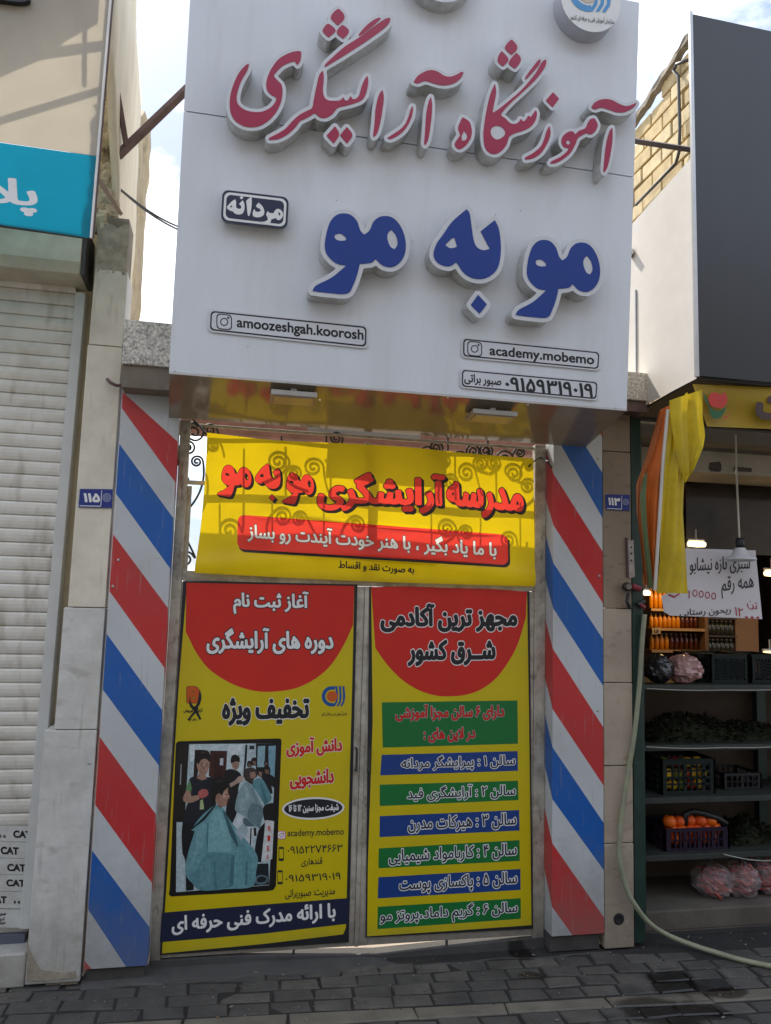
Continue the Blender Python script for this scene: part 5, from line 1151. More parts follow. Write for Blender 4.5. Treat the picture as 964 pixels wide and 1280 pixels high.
g = MB(); g.box((2.48, .055, 0), (4.8, .62, .12)); tag(g.build('plinth', mat('worn_concrete_plinth', (.11, .095, .075), .85, var=.25, bump=.2), bevel=.01), 'worn concrete plinth under the greengrocer shelf rack', 'plinth')
# wires under the shelf edges
for (ya, sag, lab) in ((860, 3, 'pale wire looping under the top shelf edge of the green rack'), (933, 4, 'pale wire looping under the second shelf edge of the green rack')):
    g = MB(); pts = []
    for k in range(40):
        u = k/39; x = 808+u*175; pts.append(at(x, ya+sag*abs(math.sin(u*math.pi*1.8)), .085)-Vector((0, 0, 0)))
    z0 = pts[0].z
    for p in pts: p.z = z0+(p.z-z0)*.25-.012*abs(math.sin((p.x-2.5)*2.6))
    g.tube(pts, .004, 5); tag(g.build('wire', mat('pale_wire', (.3, .3, .26), .5)), lab, 'wire')
g = MB(); g.tube([at(905+8*k, 1068+9*math.sin(min(k/7, 1)*math.pi/2)-.02*k*k, .08) for k in range(9)], .004, 5); tag(g.build('wire', mat('pale_wire', (.3, .3, .26), .5)), 'pale wire hanging below the fourth shelf near the orange crate', 'wire')
# crates
def crate(nm, x0, x1, yf_, dp, z0, h, mt, lab, rows, cols, cat='crate'):
    t = thing(nm, ((x0+x1)/2, yf_+dp/2, z0), lab, cat, 'plastic crates on the shelf rack'); tk = .012
    m = MB()
    def side(a, b):     # lattice wall between two ground points
        a, b = Vector(a), Vector(b); d = (b-a).normalized(); nrm = Vector((-d.y, d.x, 0))*tk; L = (b-a).length
        def bar(u0, u1, w0, w1):
            p, q = a+d*u0, a+d*u1; m.hexa([p+Vector((0, 0, w0)), q+Vector((0, 0, w0)), q+nrm+Vector((0, 0, w0)), p+nrm+Vector((0, 0, w0))], [p+Vector((0, 0, w1)), q+Vector((0, 0, w1)), q+nrm+Vector((0, 0, w1)), p+nrm+Vector((0, 0, w1))])
        bar(0, L, 0, h*.1); bar(0, L, h*.84, h); bar(0, L*.1, h*.1, h*.84); bar(L*.9, L, h*.1, h*.84)
        for r in range(1, rows): zz = h*(.1+.74*r/rows); bar(L*.1, L*.9, zz-h*.025, zz+h*.025)
        for c in range(1, cols): uu = L*(.1+.8*c/cols); bar(uu-L*.012*(2.4 if c % 3 == 0 else 1), uu+L*.012*(2.4 if c % 3 == 0 else 1), h*.1, h*.84)
    side((x0, yf_, z0), (x1, yf_, z0)); side((x1, yf_, z0), (x1, yf_+dp, z0)); side((x1, yf_+dp, z0), (x0, yf_+dp, z0)); side((x0, yf_+dp, z0), (x0, yf_, z0))
    m.build('lattice_wall', mt, t)
    m = MB(); m.box((x0+.004, yf_+.004, z0+.002), (x1-.004, yf_+dp-.004, z0+.012)); m.build('base', mt, t); return t
def XP(x, Y): return at(x, 900, Y).x
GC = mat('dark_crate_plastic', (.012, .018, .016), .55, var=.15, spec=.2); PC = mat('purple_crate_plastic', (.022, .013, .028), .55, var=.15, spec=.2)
xa, xb = XP(826, .16), XP(893, .16); za = SZ[2]; ha = at(860, 949, .16).z-za
crate('plastic_crate', xa, xb, .16, .3, za+.002, ha, GC, 'dark green crate of apples on the third shelf', 4, 7)
xo, xq = XP(829, .16), XP(909, .16); zo = SZ[3]; ho = at(860, 1036, .16).z-zo
crate('plastic_crate', xo, xq, .16, .3, zo+.002, ho, PC, 'dark purple crate of oranges on the fourth shelf', 2, 11)
xc, xd = XP(890, .2), XP(960, .2)
h1 = at(900, 818, .2).z-SZ[0]
crate('plastic_crate', XP(868, .3), XP(892, .3), .26, .28, SZ[0]+.002, h1*.98, GC, 'dark green crate on the top shelf behind the pink bag', 4, 4)
crate('plastic_crate', xc, XP(938, .2), .2, .34, SZ[0]+.002, h1, GC, 'dark green crate with pale greens showing through its slots on the top shelf', 6, 14)
crate('plastic_crate', XP(941, .2), XP(985, .2), .2, .34, SZ[0]+.002, h1, GC, 'dark green crate at the right edge of the top shelf', 6, 9)
crate('plastic_crate', XP(900, .28), XP(948, .28), .26, .26, SZ[2]+.002, .1, mat('black_crate_plastic', (.012, .012, .012), .5), 'low black crate right of the apple crate on the third shelf', 2, 6)
g = MB(); P = [at(x, y, .2) for x, y in ((856, 1031), (857, 1018), (866, 1014), (880, 1017), (898, 1023), (908, 1030))]; g.tube(P, .02, 8); tag(g.build('crate_handle', mat('black_crate_plastic', (.012, .012, .012), .5), smooth=True), 'black bent handle lying on the orange crate', 'handle')
FR = {}
def fruit(nm, x, y, z, r, mt, lab, group):
    m = MB(); m.lathe((x, y, z), [(.001, r*.84), (r*.22, r*.9), (r*.6, r*.82), (r*.92, r*.4), (r, 0), (r*.9, -r*.45), (r*.55, -r*.82), (.001, -r*.92)], 14)
    o = m.build(nm, mt, smooth=True); tag(o, lab, 'fruit', group); 
    s = MB(); s.tube([(x, y, z+r*.84), (x+r*.08, y, z+r*1.05)], r*.05, 5); s.build('stem', mat('fruit_stem', (.06, .04, .02), .8), o)
ORG = mat('orange_peel', srgb(235, 105, 10), .5, var=.08, bump=.15, bscale=120); ORG2 = mat('deep_orange_peel', srgb(222, 84, 8), .5, var=.12, bump=.15, bscale=120); APY = mat('yellow_apple_skin', srgb(250, 205, 60), .35, var=.15, scale=20); APR = mat('red_apple_skin', srgb(190, 50, 45), .35, var=.25, scale=25); APG = mat('greenish_apple_skin', srgb(140, 150, 60), .35, var=.15, scale=20)
random.seed(3)
for lv, n in ((0, 6), (1, 6), (2, 5)):
    for k in range(n):
        rr_ = random.uniform(.036, .043); x = xo+.055+(xq-xo-.11)*(k+.5*(lv % 2))/(n-.5)
        if lv == 2: x = xo+.07+.075*k
        fruit('orange', x, .215+random.uniform(0, .02), zo+.015+rr_+lv*ho*.40, rr_, random.choice((ORG, ORG2)), 'bright orange lying on top of the purple crate' if lv == 2 else 'orange seen through the slots of the purple crate', 'oranges in the purple crate')
for lv, n in ((0, 5), (1, 5), (2, 4)):
    for k in range(n):
        rr_ = .034; x = xa+.05+(xb-xa-.1)*(k+.45*(lv % 2))/(n-.5); ii = (k*7+lv*3) % 4; mt = (APY, APR, APG, APY)[ii]; cn = ('yellow', 'red', 'green', 'yellow')[ii]
        fruit('apple', x, .205+random.uniform(0, .02), za+.016+rr_+lv*(ha-.05)*.42, rr_, mt, cn+' apple '+('on top of the dark green crate on the third shelf' if lv == 2 else 'seen through the slots of the dark green crate'), 'apples in the green crate')
# dark produce heaps
def heap(x0, x1, Y, z, h, lab, mt, nm='produce_heap', seed=1):
    m = MB(); w_ = x1-x0; rs = random.Random(seed)
    def top(u, v):
        e = (1-(2*u-1)**2)*(1-(2*v-1)**4); q = pnoise(Vector((u*4, v*3, seed)))*.4
        return z+.002+max(0, h*.8*min(1, e*1.3)*(.75+q))
    m.sheet(lambda u, v: (x0+w_*u, Y+.3*v, top(u, v)), 24, 12)
    for k in range(int(2600*w_)):
        u, v = rs.random(), rs.random()*.9; p = Vector((x0+w_*u, Y+.3*v, top(u, v)+rs.uniform(-.005, .016)))
        d = Vector((rs.uniform(-1, 1), rs.uniform(-1, .6), rs.uniform(-.5, .8))).normalized()*rs.uniform(.012, .032); s_ = d.cross(Vector((rs.uniform(-1, 1), rs.uniform(-1, 1), 1))).normalized()*d.length*rs.uniform(.25, .5)
        m.mat(rs.choice((0, 0, 1))); m.add([p-d*.2, p+d*.45+s_, p+d*1.1, p+d*.45-s_], [(0, 1, 2, 3)])
    o = m.build(nm, [mt, HB2], smooth=False, fix=False); tag(o, lab, 'vegetables'); return o
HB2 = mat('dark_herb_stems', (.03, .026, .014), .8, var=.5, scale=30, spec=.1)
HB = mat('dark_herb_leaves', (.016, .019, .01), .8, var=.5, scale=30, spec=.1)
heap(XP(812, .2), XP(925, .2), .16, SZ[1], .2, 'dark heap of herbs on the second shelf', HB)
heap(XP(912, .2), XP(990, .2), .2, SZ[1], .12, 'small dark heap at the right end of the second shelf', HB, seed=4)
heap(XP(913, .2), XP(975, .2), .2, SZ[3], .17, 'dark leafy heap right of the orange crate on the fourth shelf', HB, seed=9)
# bags
def bag(x0, x1, y0, y1, Y, film, col, lab, seed, carrots=False, neck=None, zs_=None):
    a, b = at(x0, y1, Y), at(x1, y0, Y); c = (a+b)/2; W, H = (b.x-a.x)/2*.98, (b.z-a.z)/2*1.15
    if zs_ is not None: c.z = zs_+H*.97
    t = thing('produce_bag', (c.x, Y, c.z-H), lab, 'bag', 'produce bags')
    m = MB(); rs = random.Random(seed)
    if carrots:
        for k in range(60):
            p = c+Vector((rs.uniform(-.5, .5)*W, rs.uniform(-.5, .35)*W, rs.uniform(-.7, .68)*H)); d = Vector((rs.uniform(.5, 1), rs.uniform(-.4, .4), rs.uniform(-.75, .1))).normalized()*W*.5*rs.choice((-1, 1))
            m.mat(k % 2); m.tube([p-d*.9, p-d*.3, p+d*.3, p+d*.62, p+d*.7], [.002, .007, .0095, .008, .003], 7)
        m.build('contents', [mat('carrot_red', srgb(150, 40, 34), .5, var=.3, scale=30), mat('carrot_orange', srgb(190, 70, 50), .5, var=.3, scale=30)], t, smooth=True)
    else:
        for k in range(16): m.blob(c+Vector((rs.uniform(-.55, .55)*W, rs.uniform(-.4, .3)*W, rs.uniform(-.55, .45)*H)), min(W, H)*.36, 10, .15, 2, k)
        m.build('contents', col, t, smooth=True)
    m = MB(); k = 28; n = 18
    def pt(i, j):
        th = math.pi*i/n; a_ = 2*math.pi*j/k; d = Vector((math.sin(th)*math.cos(a_), math.sin(th)*math.sin(a_), math.cos(th)))
        q = pnoise(d*2.2+Vector((seed, 0, 0)))*.16+abs(pnoise(d*5+Vector((0, seed, 0))))*.2+abs(pnoise(d*11+Vector((0, 0, seed))))*.09-.08
        s = 1+q; z = d.z*H*s
        if d.z < -.5: z = max(z, -H*.97)
        return c+Vector((d.x*W*s, d.y*min(W, .15)*s, z))
    V = [pt(i, j) for i in range(n+1) for j in range(k)]
    m.add(V, [(i*k+j, (i+1)*k+j, (i+1)*k+(j+1) % k, i*k+(j+1) % k) for i in range(n) for j in range(k)]); m.build('film', film, t, smooth=False)
    if neck:
        m = MB(); e = Vector(neck)
        for k2 in range(7):
            f = Vector((rs.uniform(-.03, .03), rs.uniform(-.02, .02), rs.uniform(-.02, .03))); m.add([c+e*.75, c+e+f*1.2, c+e*1.02+f*.4+Vector((.02, 0, .02))], [(0, 1, 2)])
        m.build('tied_end', film, t)
CLF = mat('clear_bag_film', (.55, .46, .46), .12, alpha=.3, var=.02, spec=.9); BLF = mat('black_bag_film', (.02, .02, .023), .22, var=.2, spec=.8); PKF = mat('pink_bag_film', (.6, .34, .32), .2, alpha=.75, var=.15, scale=20, spec=.8)
WHB = mat('pale_roots', (.45, .3, .28), .6, var=.3, scale=25)
zb5 = SZ[4]
bag(868, 913, 1094, 1133, .24, CLF, None, 'clear bag of carrots lying leftmost on the bottom shelf', 11, True, (.12, 0, -.06), zb5)
bag(906, 947, 1093, 1134, .22, CLF, None, 'clear bag of carrots in the middle of the bottom shelf', 23, True, (.1, 0, -.07), zb5)
bag(937, 990, 1086, 1132, .24, CLF, None, 'clear bag of carrots at the right edge of the bottom shelf', 35, True, None, zb5)
bag(806, 840, 822, 853, .2, BLF, BLACKP, 'shiny black plastic bag on the top shelf', 5, zs_=SZ[0])
bag(836, 875, 821, 853, .2, PKF, WHB, 'pink bag of produce beside the black bag on the top shelf', 8, zs_=SZ[0])
# bottle racks behind the counter
RY = 1.35
def bottle(x, Y, z, h, r, mt, lab, group):
    t = thing('bottle', (x, Y, z), lab, 'bottle', group)
    m = MB(); m.lathe((x, Y, z), [(0, 0), (r, .003), (r, h*.62), (r*.75, h*.74), (r*.34, h*.84), (r*.34, h*.93), (0, h*.93)], 12); m.build('body', mt, t, smooth=True)
    m = MB(); m.lathe((x, Y, z), [(r*.42, h*.90), (r*.42, h), (0, h)], 10); m.build('cap', mat('bottle_cap', (.4, .3, .15), .4), t)
JUA = mat('amber_juice', srgb(225, 140, 20), .2, var=.1, spec=.7); JUD = mat('dark_syrup', srgb(90, 36, 14), .15, var=.2, spec=.8); JAR = mat('dark_jar', (.05, .045, .03), .12, var=.4, spec=.9)
t = thing('bottle_rack', (2.9, RY, 1.5), 'wooden rack of juice bottles lit warm behind the counter on the left', 'shelf')
BS = [at(840, y, RY).z for y in (761, 785, 812)]; bx0, bx1 = at(808, 780, RY).x, at(874, 780, RY).x
m = MB()
for z in BS: m.box((bx0, RY-.08, z-.02), (bx1, RY+.14, z))
m.build('rack_shelf', mat('warm_wood', (.4, .22, .08), .55, var=.15), t)
m = MB(); m.box((bx0-.02, RY+.141, 1.0), (bx1+.04, RY+.16, BS[0]+.28)); m.build('rack_back', mat('rack_back_wood', (.16, .08, .03), .7), t)
m = MB(); m.box((bx1, RY-.08, 1.0), (bx1+.03, RY+.14, BS[0]+.28)); m.build('rack_side', mat('rack_back_wood', (.16, .08, .03), .7), t)
for row, (z, h, n) in enumerate(((BS[0], .17, 11), (BS[1], BS[0]-BS[1]-.04, 11), (BS[2], BS[1]-BS[2]-.045, 10))):
    for k in range(n):
        x = bx0+.045+(bx1-bx0-.08)*k/(n-1); amb = (row == 0) or (row == 1 and k < 7) or (row == 2 and k < 4)
        bottle(x, RY, z+.001, h, (bx1-bx0)/n*.4, JUA if amb else JUD, ('amber' if amb else 'dark brown')+' juice bottle on the '+('top', 'middle', 'bottom')[row]+' shelf of the warm lit bottle rack', 'juice bottles behind the counter')
t = thing('bottle_rack', (3.3, RY, 1.5), 'dark rack of small jars beside the orange wooden panel', 'shelf')
JS = [at(895, y, RY).z for y in (772, 794, 817)]; jx0, jx1 = at(880, 780, RY).x, at(916, 780, RY).x
m = MB()
for z in JS: m.box((jx0, RY-.06, z-.012), (jx1, RY+.14, z))
m.build('rack_shelf', mat('dark_wood', (.07, .045, .025), .5), t)
m = MB(); m.box((jx0-.02, RY+.141, 1.0), (jx1+.02, RY+.16, JS[0]+.28)); m.build('rack_back', mat('rack_back_wood', (.16, .08, .03), .7), t)
for row, z in enumerate(JS):
    for k in range(6): bottle(jx0+.035+(jx1-jx0-.06)*k/5, RY, z+.001, .12, .03, JAR, 'small dark jar on the '+('top', 'middle', 'bottom')[row]+' shelf of the dark jar rack', 'dark jars behind the counter')
g = MB(); g.box((at(916, 780, RY).x+.025, RY, .9), (at(948, 780, RY).x, RY+.05, at(930, 700, RY).z)); tag(g.build('wooden_panel', mat('orange_wood', (.42, .2, .07), .5, var=.2, scale=4, streak=True)), 'orange wooden panel right of the jar rack', 'panel')
t = thing('price_tag', at(822, 790, RY-.1), 'small paper price tag clipped to the juice bottle rack', 'tag'); m = MB(); sq = lambda x, y, l: at(x, y, RY-.1-l)
m.slab([sq(x, y, 0) for x, y in ((815, 785), (826, 784.5), (826, 792), (816, 793))], (0, .002, 0)); m.build('card', mat('tan_card', (.45, .3, .15), .7), t)
wr(t, 'lettering', '۱۵', 817.5, 789, 824, 788.6, 4.5, [BLACKP], sq, bold=.03, lift=.002)
g = MB(); g.box((2.61, .95, 1.0), (4.8, 1.25, 1.44)); tag(g.build('counter', mat('dark_counter', (.05, .035, .025), .5)), 'dark counter standing behind the shelf rack', 'counter')
# lamps
def lit(col, e): return mat('lit_%d_%d' % (int(col[2]*100), e), col, .4, emit=e, var=0)
t = thing('pendant_lamp', at(922, 600, -.2), 'white pendant lamp on a pale cord in front of the price sign', 'lamp'); LY = -.2
m = MB(); m.tube([at(919.5, 543, LY), at(921, 600, LY), at(924.5, 674, LY)], .006, 6); m.build('cord', mat('cord_cream', (.55, .5, .42), .6), t)
c = at(925, 672, LY); s_ = .0054
m = MB(); m.lathe((c.x, c.y, c.z), [(0, 0), (.022, -.003), (.026, -.03), (.026, -.066), (.0, -.067)], 14); m.build('socket', BLACKP, t, smooth=True)
m = MB(); m.lathe((c.x, c.y, c.z), [(.03, -.064), (.036, -.075), (.046, -.105), (.065, -.118), (.092, -.128), (.094, -.138), (.07, -.146), (0, -.15)], 24); m.build('lamp_shade', mat('white_lamp_plastic', (.62, .62, .62), .4, var=.04), t, smooth=True)
def lamp_thing(lab, x0, y0, x1, y1, Y, col, e, wire=True):
    a, b = at(x0, y1, Y), at(x1, y0, Y); t = thing('lit_lamp', ((a.x+b.x)/2, Y, a.z), lab, 'lamp'); w_, h_ = b.x-a.x, b.z-a.z
    m = MB()
    if w_ > h_*1.2: m.tube([(a.x+w_*f, Y, a.z+h_/2) for f in (0, .5, 1)], [h_*.38, h_*.45, h_*.38], 12)
    else: m.tube([(a.x+w_/2, Y, a.z+h_*f) for f in (0, .1, .5, .9, 1)], [w_*.25, w_*.42, w_*.45, w_*.42, w_*.25], 12)
    m.build('glowing_tube', lit(col, e), t, smooth=True)
    if wire:
        m = MB(); m.tube([((a.x+b.x)/2, Y+.01, b.z-.01), ((a.x+b.x)/2, Y+.01, b.z+.09)], .006, 6); m.tube([(a.x, Y+.012, b.z+.006), (b.x, Y+.012, b.z+.006)], .012, 6); m.build('fitting', mat('white_lamp_plastic', (.62, .62, .62), .4), t)
lamp_thing('warm lit tube lamp glowing inside the shop left of the price sign top', 861, 676.5, 881, 684, .8, (1, .78, .4), 2.2)
lamp_thing('warm lit lamp glowing at the right edge above the counter', 957, 713, 975, 721, .8, (1, .72, .32), 2.5)
lamp_thing('cool white lit tube behind the folded yellow cloth', 799.5, 689, 805.5, 705, .5, (.75, .88, 1), 2.2)
lamp_thing('small warm bulb lit beside the green post above the bottles', 805, 738.5, 812.5, 744.5, .3, (1, .75, .42), 4)
lamp_thing('warm lit lamp at the right edge above the crates', 955, 814, 972, 818, 1.1, (1, .7, .35), 1.5)
for p, e in ((at(840, 742, 1.05), 2.4), (at(900, 745, 1.05), 1.1)):
    pl = bpy.data.lights.new('rack_lamp', 'POINT'); pl.energy = e; pl.color = (1, .66, .28); pl.shadow_soft_size = .06; o = bpy.data.objects.new('rack_lamp', pl); o.location = p; COL.objects.link(o)
# price sign
PSY = -.09
t = thing('price_sign', at(890, 770, PSY), 'white paper sign with handwritten Persian prices hanging below the yellow cloth', 'sign'); spx = lambda x, y, l: at(x, y, PSY-l)
f = quadmap((858, 686), (944.5, 688), (953, 774), (829, 769))
def psheet(u, v):
    x, y = f(u, v)
    if u < .12 and v > .12: pass
    return spx(x, y, 0)
m = MB(); qp = [(845, 685), (944.5, 688), (953, 774), (940, 773), (880, 771), (838, 769.5), (830, 765), (827, 745), (836, 741)]; flat(m, qp, spx, 0); m.build('paper', mat('white_poster_paper', (.66, .63, .64), .6, var=.04), t, solid=.002)
PEN = mat('black_marker', (.02, .018, .02), .5); RPEN = mat('red_marker', (.4, .03, .06), .5)
PT = lambda *a, **k: wr(t, 'handwriting', *a, **k)
PT('سبزی تازه نیشابو', 862.5, 708, 938, 705, 22, [PEN], spx, bold=(.02, .01), lift=.003)
PT('همه رقم', 902, 735, 942.5, 730, 27, [PEN], spx, bold=(.015, .01), lift=.003)
m = MB()
for k in range(4):
    cx_, cy_ = 869+7.8*k, 741.5+1.2*k; n = 22
    for j in range(n):
        a, b = 2*math.pi*j/n, 2*math.pi*(j+1)/n
        m.add([spx(cx_+rx*math.cos(q), cy_+ry*math.sin(q), .003) for rx, ry, q in ((2.0, 3.2, a), (3.1, 4.5, a), (3.1, 4.5, b), (2.0, 3.2, b))], [(0, 1, 2, 3)])
m.build('red_zero', RPEN, t)
m = MB(); flat(m, [(836, 742), (843, 745), (850, 741), (850, 743), (843, 747.5), (835, 744)], spx, .003); flat(m, [(861, 738), (862.5, 738), (862.3, 748), (861, 748)], spx, .003); m.build('pen_stroke', [RPEN], t)
PT('ریحون رستایی', 850, 767, 914, 763, 11, [PEN], spx, bold=(.02, .01), lift=.003)
PT('۱۲', 919, 764, 929, 766, 11, [RPEN], spx, bold=(.015, .01), lift=.003); PT('۰۰۰', 931, 771.5, 950, 772, 3, [RPEN], spx, bold=(.02, .02), lift=.003); PT('تن', 934, 753.5, 947, 760, 12, [RPEN], spx, bold=(.01, .005), lift=.003)
# yellow valance and cloths
VY = -.7; sv = lambda x, y, l: at(x, y, VY-l)
YC = mat('yellow_cloth', srgb(208, 180, 8), .6, var=.08, trans=.2, bump=.5, bscale=14, dirt=(.3, .22, .02), dirt_amt=.5, dscale=5); OC = mat('orange_cloth', srgb(190, 95, 20), .65, var=.15, trans=.15, bump=.5, bscale=14)
t = thing('valance', at(940, 535, VY), 'yellow printed valance with a strawberry emblem under the dark sign', 'banner')
m = MB(); qv = quadmap((866, 480), (1080, 489), (1080, 541), (884, 533))
m.sheet(lambda u, v: at(*qv(u, v), VY+.012*math.sin(u*9)+.01*math.sin(v*5+u*3)), 40, 8); m.build('cloth', mat('valance_cloth_shaded', srgb(165, 135, 15), .55, var=.06, trans=.15), t, smooth=True)  # cloth colour darkened to stand in for shade under the sign
sv2 = lambda x, y, l: at(x, y, VY-.026-l)
wr(t, 'lettering', 'ت', 944.5, 509, 990, 511, 30, [mat('brown_valance_print', (.05, .02, .015), .5)], sv2, bold=(.07, .05))
m = MB(); m.mat(0); flat(m, [(886, 497), (890, 491), (897, 491), (901, 494), (905, 490), (909, 495), (909, 503), (905, 509), (899, 510), (889, 507)], sv2, .001, True); m.mat(1); flat(m, [(885, 505), (890, 511), (899, 514), (909, 507), (904, 518), (898, 523), (890, 521)], sv2, .0018, True); flat(m, [(878, 489), (884, 499), (887, 510), (882, 502)], sv2, .0018, True); m.build('strawberry_emblem', [mat('strawberry_red', srgb(190, 50, 40), .5), mat('leaf_green_print', srgb(30, 90, 50), .5)], t)
wr(t, 'lettering', 'میوه', 904, 524, 913, 518, 6, [mat('strawberry_red', srgb(190, 50, 40), .5)], sv2, bold=.02)
def drape(nm, L, R_, Y, mt, lab, amp, fr, par=None, ph_=0, cat='cloth', nu=30, nv=50, dep=None):
    L, R_ = np.array(L, float), np.array(R_, float)
    def it(P, v):
        s = np.linspace(0, 1, len(P)); return np.array((np.interp(v, s, P[:, 0]), np.interp(v, s, P[:, 1])))
    def f(u, v):
        p = it(L, v)*(1-u)+it(R_, v)*u; q = at(*p, Y)
        q.y += amp*math.sin(u*fr+ph_+1.2*math.sin(v*3))*(.4+.6*math.sin(math.pi*min(1, v*.9+.1)))+amp*.5*math.sin(u*fr*2.3+v*6); return q
    m = MB(); m.sheet(f, nu, nv); o = m.build(nm, mt, par, smooth=True); 
    return o
t = thing('curtain', at(845, 740, VY), 'yellow cloth hanging folded down beside the green post under the valance', 'curtain')
drape('hanging_panel', [(838, 508), (833, 540), (830, 580), (828, 640), (825, 700), (821, 741)], [(860, 490), (866, 550), (857, 605), (857, 640), (860, 690), (860.5, 742)], VY+.01, YC, '', .018, 7, t)
drape('folded_flap', [(838, 500), (840, 520), (846, 560), (850, 585), (856, 600), (856, 602.5)], [(878, 487), (877, 520), (879, 545), (877, 560), (868, 583), (857, 603)], VY-.03, YC, '', .014, 9, t, 1.5)
t = thing('curtain', at(812, 740, VY), 'orange and green cloth strips hanging left of the yellow cloth', 'curtain')
drape('orange_strip', [(826, 512), (819, 545), (808, 582), (807.5, 620), (811, 680), (816, 736)], [(838, 506), (832, 550), (829, 590), (825, 640), (821, 700), (819, 738)], VY+.05, OC, '', .02, 6, t)
drape('side_strip', [(822, 524), (808, 575), (797, 606), (797, 640), (801, 680), (806, 730)], [(828, 520), (819, 560), (808.5, 585), (807, 630), (810, 690), (815, 735)], VY+.06, mat('dull_orange_cloth', srgb(150, 80, 30), .6, var=.1), '', .012, 6, t)
drape('green_strip', [(804, 598), (801, 620), (803, 650), (806, 690), (811, 735)], [(808.5, 590), (807.5, 620), (809, 650), (812, 690), (816, 735)], VY+.04, mat('faded_green_cloth', srgb(85, 100, 60), .6, var=.1), '', .006, 5, t)
g = MB(); g.tube([at(835, 512, VY-.01), at(829, 575, VY-.01), at(825, 640, VY-.01), at(819, 738, VY-.01)], .009, 6); tag(g.build('pole', mat('pale_pole', (.5, .46, .4), .5)), 'thin pale pole between the orange and yellow cloth', 'pole')
# small fittings on the post
t = thing('hinge_plate', at(789, 722, -.125), 'pale metal hinge plate with three holes on the pillar edge', 'plate'); sh = lambda x, y, l: at(x, y, -.125-l)
m = MB(); m.slab([sh(*p, 0) for p in ((785, 676), (792, 675), (794, 721), (787, 723))], (0, .01, 0)); m.build('plate', mat('chipped_pale_metal', (.36, .32, .28), .5, .3, var=.3, scale=30), t)
m = MB()
for y in (684, 692, 700.5): m.lathe(sh(789.5, y, .002), [(0, 0), (.006, 0), (.007, .003)], 8, 'Y')
m.build('hole', BLACKP, t)
g = MB(); g.tube([sh(*p, .0) for p in ((783.5, 672), (784.5, 700), (785, 722))], .008, 6); tag(g.build('flat_bar', mat('dark_red_metal', (.1, .05, .05), .6)), 'dark reddish bar left of the hinge plate', 'bar')
t = thing('valve_gauge', at(786, 742, -.15), 'round dark valve gauge with red tape clamped to the pillar edge', 'gauge')
c = at(785, 733.5, -.16); m = MB(); m.lathe(c, [(0, -.012), (.02, -.012), (.026, -.006), (.028, .02), (0, .02)], 18, 'Y'); m.build('gauge_body', mat('dark_metal', (.06, .055, .05), .4, .6), t, smooth=True)
m = MB(); m.lathe(c+Vector((0, -.0125, 0)), [(0, -.001), (.017, -.001)], 16, 'Y'); m.build('dial', mat('dull_dial', (.2, .18, .15), .4), t)
m = MB(); m.tube([at(786, 741, -.15), at(784, 752, -.15), at(788, 760, -.13)], .012, 7); m.tube([at(797, 756, -.13), at(806, 752, -.12)], .012, 6); m.build('pipe', mat('dark_metal', (.06, .055, .05), .4, .6), t)
m = MB(); m.tube([at(790, 733, -.14), at(800, 736, -.13)], .018, 8); m.build('red_tape', mat('red_tape', (.28, .03, .04), .5), t)
m = MB(); m.tube([at(800, 755, -.13), at(806, 760, -.13)], .012, 8); m.build('red_tape', mat('red_tape', (.28, .03, .04), .5), t)
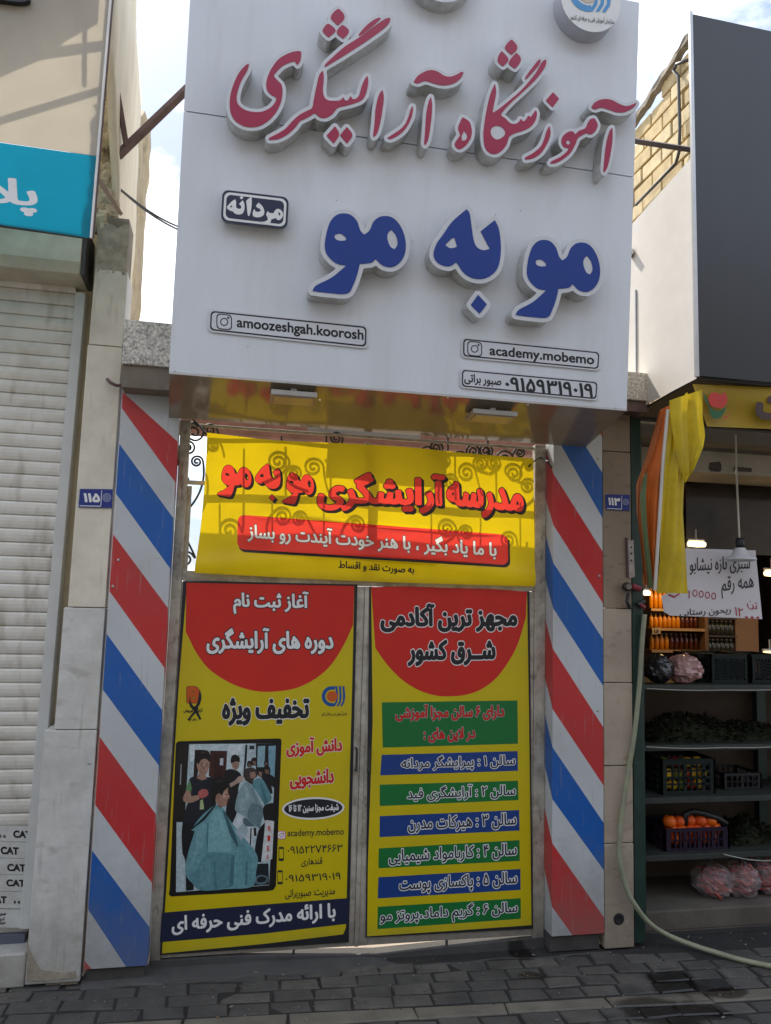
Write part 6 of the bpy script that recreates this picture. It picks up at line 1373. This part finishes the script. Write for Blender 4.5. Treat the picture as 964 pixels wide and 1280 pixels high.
# hose
hp = [(806, 768, -.14), (803, 800, -.14), (799, 861, -.14), (792.5, 922, -.14), (782, 987, -.14), (775, 1044, -.14), (775.5, 1081, -.145), (784, 1113, -.15)]
P = [at(*p) for p in hp]; P.append(at(795, 1133, -.16)); P.append(at(812, 1154, -.15)); P.append(at(837, 1170, -.12))
for x, y in ((882, 1187), (922.6, 1199), (964, 1208), (1020, 1219)):
    q = atZ(x, y, .017); P.append(q)
pts = []
for i in range(len(P)-1):
    a, b, c_, d = P[max(i-1, 0)], P[i], P[i+1], P[min(i+2, len(P)-1)]
    for k in range(6):
        u = k/6; pts.append(.5*((2*b)+(c_-a)*u+(2*a-5*b+4*c_-d)*u*u+(-a+3*b-3*c_+d)*u**3))
pts.append(P[-1])
for p in pts: p.z = max(p.z, .017)
g = MB(); g.tube(pts, .0145, 10); tag(g.build('hose', mat('pale_green_hose', (.3, .31, .2), .45, var=.1, dirt=(.14, .13, .09), dirt_amt=.5, dscale=8), smooth=True), 'pale green garden hose running down the pillar and along the pavement', 'hose')
# litter by the left column
q = atZ(159, 1218, .006); g = MB(); g.slab([q+Vector((-.012, -.006, 0)), q+Vector((.013, -.004, 0)), q+Vector((.014, .004, 0)), q+Vector((-.011, .003, 0))], (0, 0, .003)); tag(g.build('paper_scrap', WHITEP), 'tiny white paper scrap on the pavement by the left column', 'litter')
SF.data.materials[0].node_tree.nodes['Principled BSDF'].inputs['IOR'].default_value = 1.62

g = MB(); g.tube([at(134, 474, -.14), at(138, 478, -.17), at(146, 482, -.16), at(154, 481, -.14), at(157, 484, -.13)], .009, 6); tag(g.build('hook', RUST, smooth=True), 'rusty bent hook strap sticking out beside the top of the left barber column', 'hook')

# grit, dry leaf bits and crumbs lying on the paving
m = MB(); rs = random.Random(5)
for k in range(420):
    x, y = rs.uniform(-1.2, 3.4), -rs.random()**1.6*1.3-.02
    if y > -.13 and (-.63 < x < -.3 or 1.87 < x < 2.42): continue
    r = rs.uniform(.0015, .005); m.mat(rs.choice((0, 0, 1, 2)))
    if rs.random() < .25:
        a = rs.uniform(0, 6.28); d = Vector((math.cos(a), math.sin(a), rs.uniform(-.1, .2)))*r*3; n_ = Vector((-d.y, d.x, .002))*.4; p = Vector((x, y, .006)); m.add([p-d, p+n_, p+d, p-n_], [(0, 1, 2, 3)])
    else: m.blob((x, y, .003), r, 6, .4, 2, k, (1, 1, .6))
o = m.build('grit', [mat('pale_grit', (.22, .2, .16), .9), mat('dark_grit', (.05, .045, .04), .9), mat('dry_leaf_bits', (.2, .12, .05), .8)], fix=False); tag(o, 'scattered grit and dry leaf bits lying on the brick pavement', 'grit', kind='stuff')
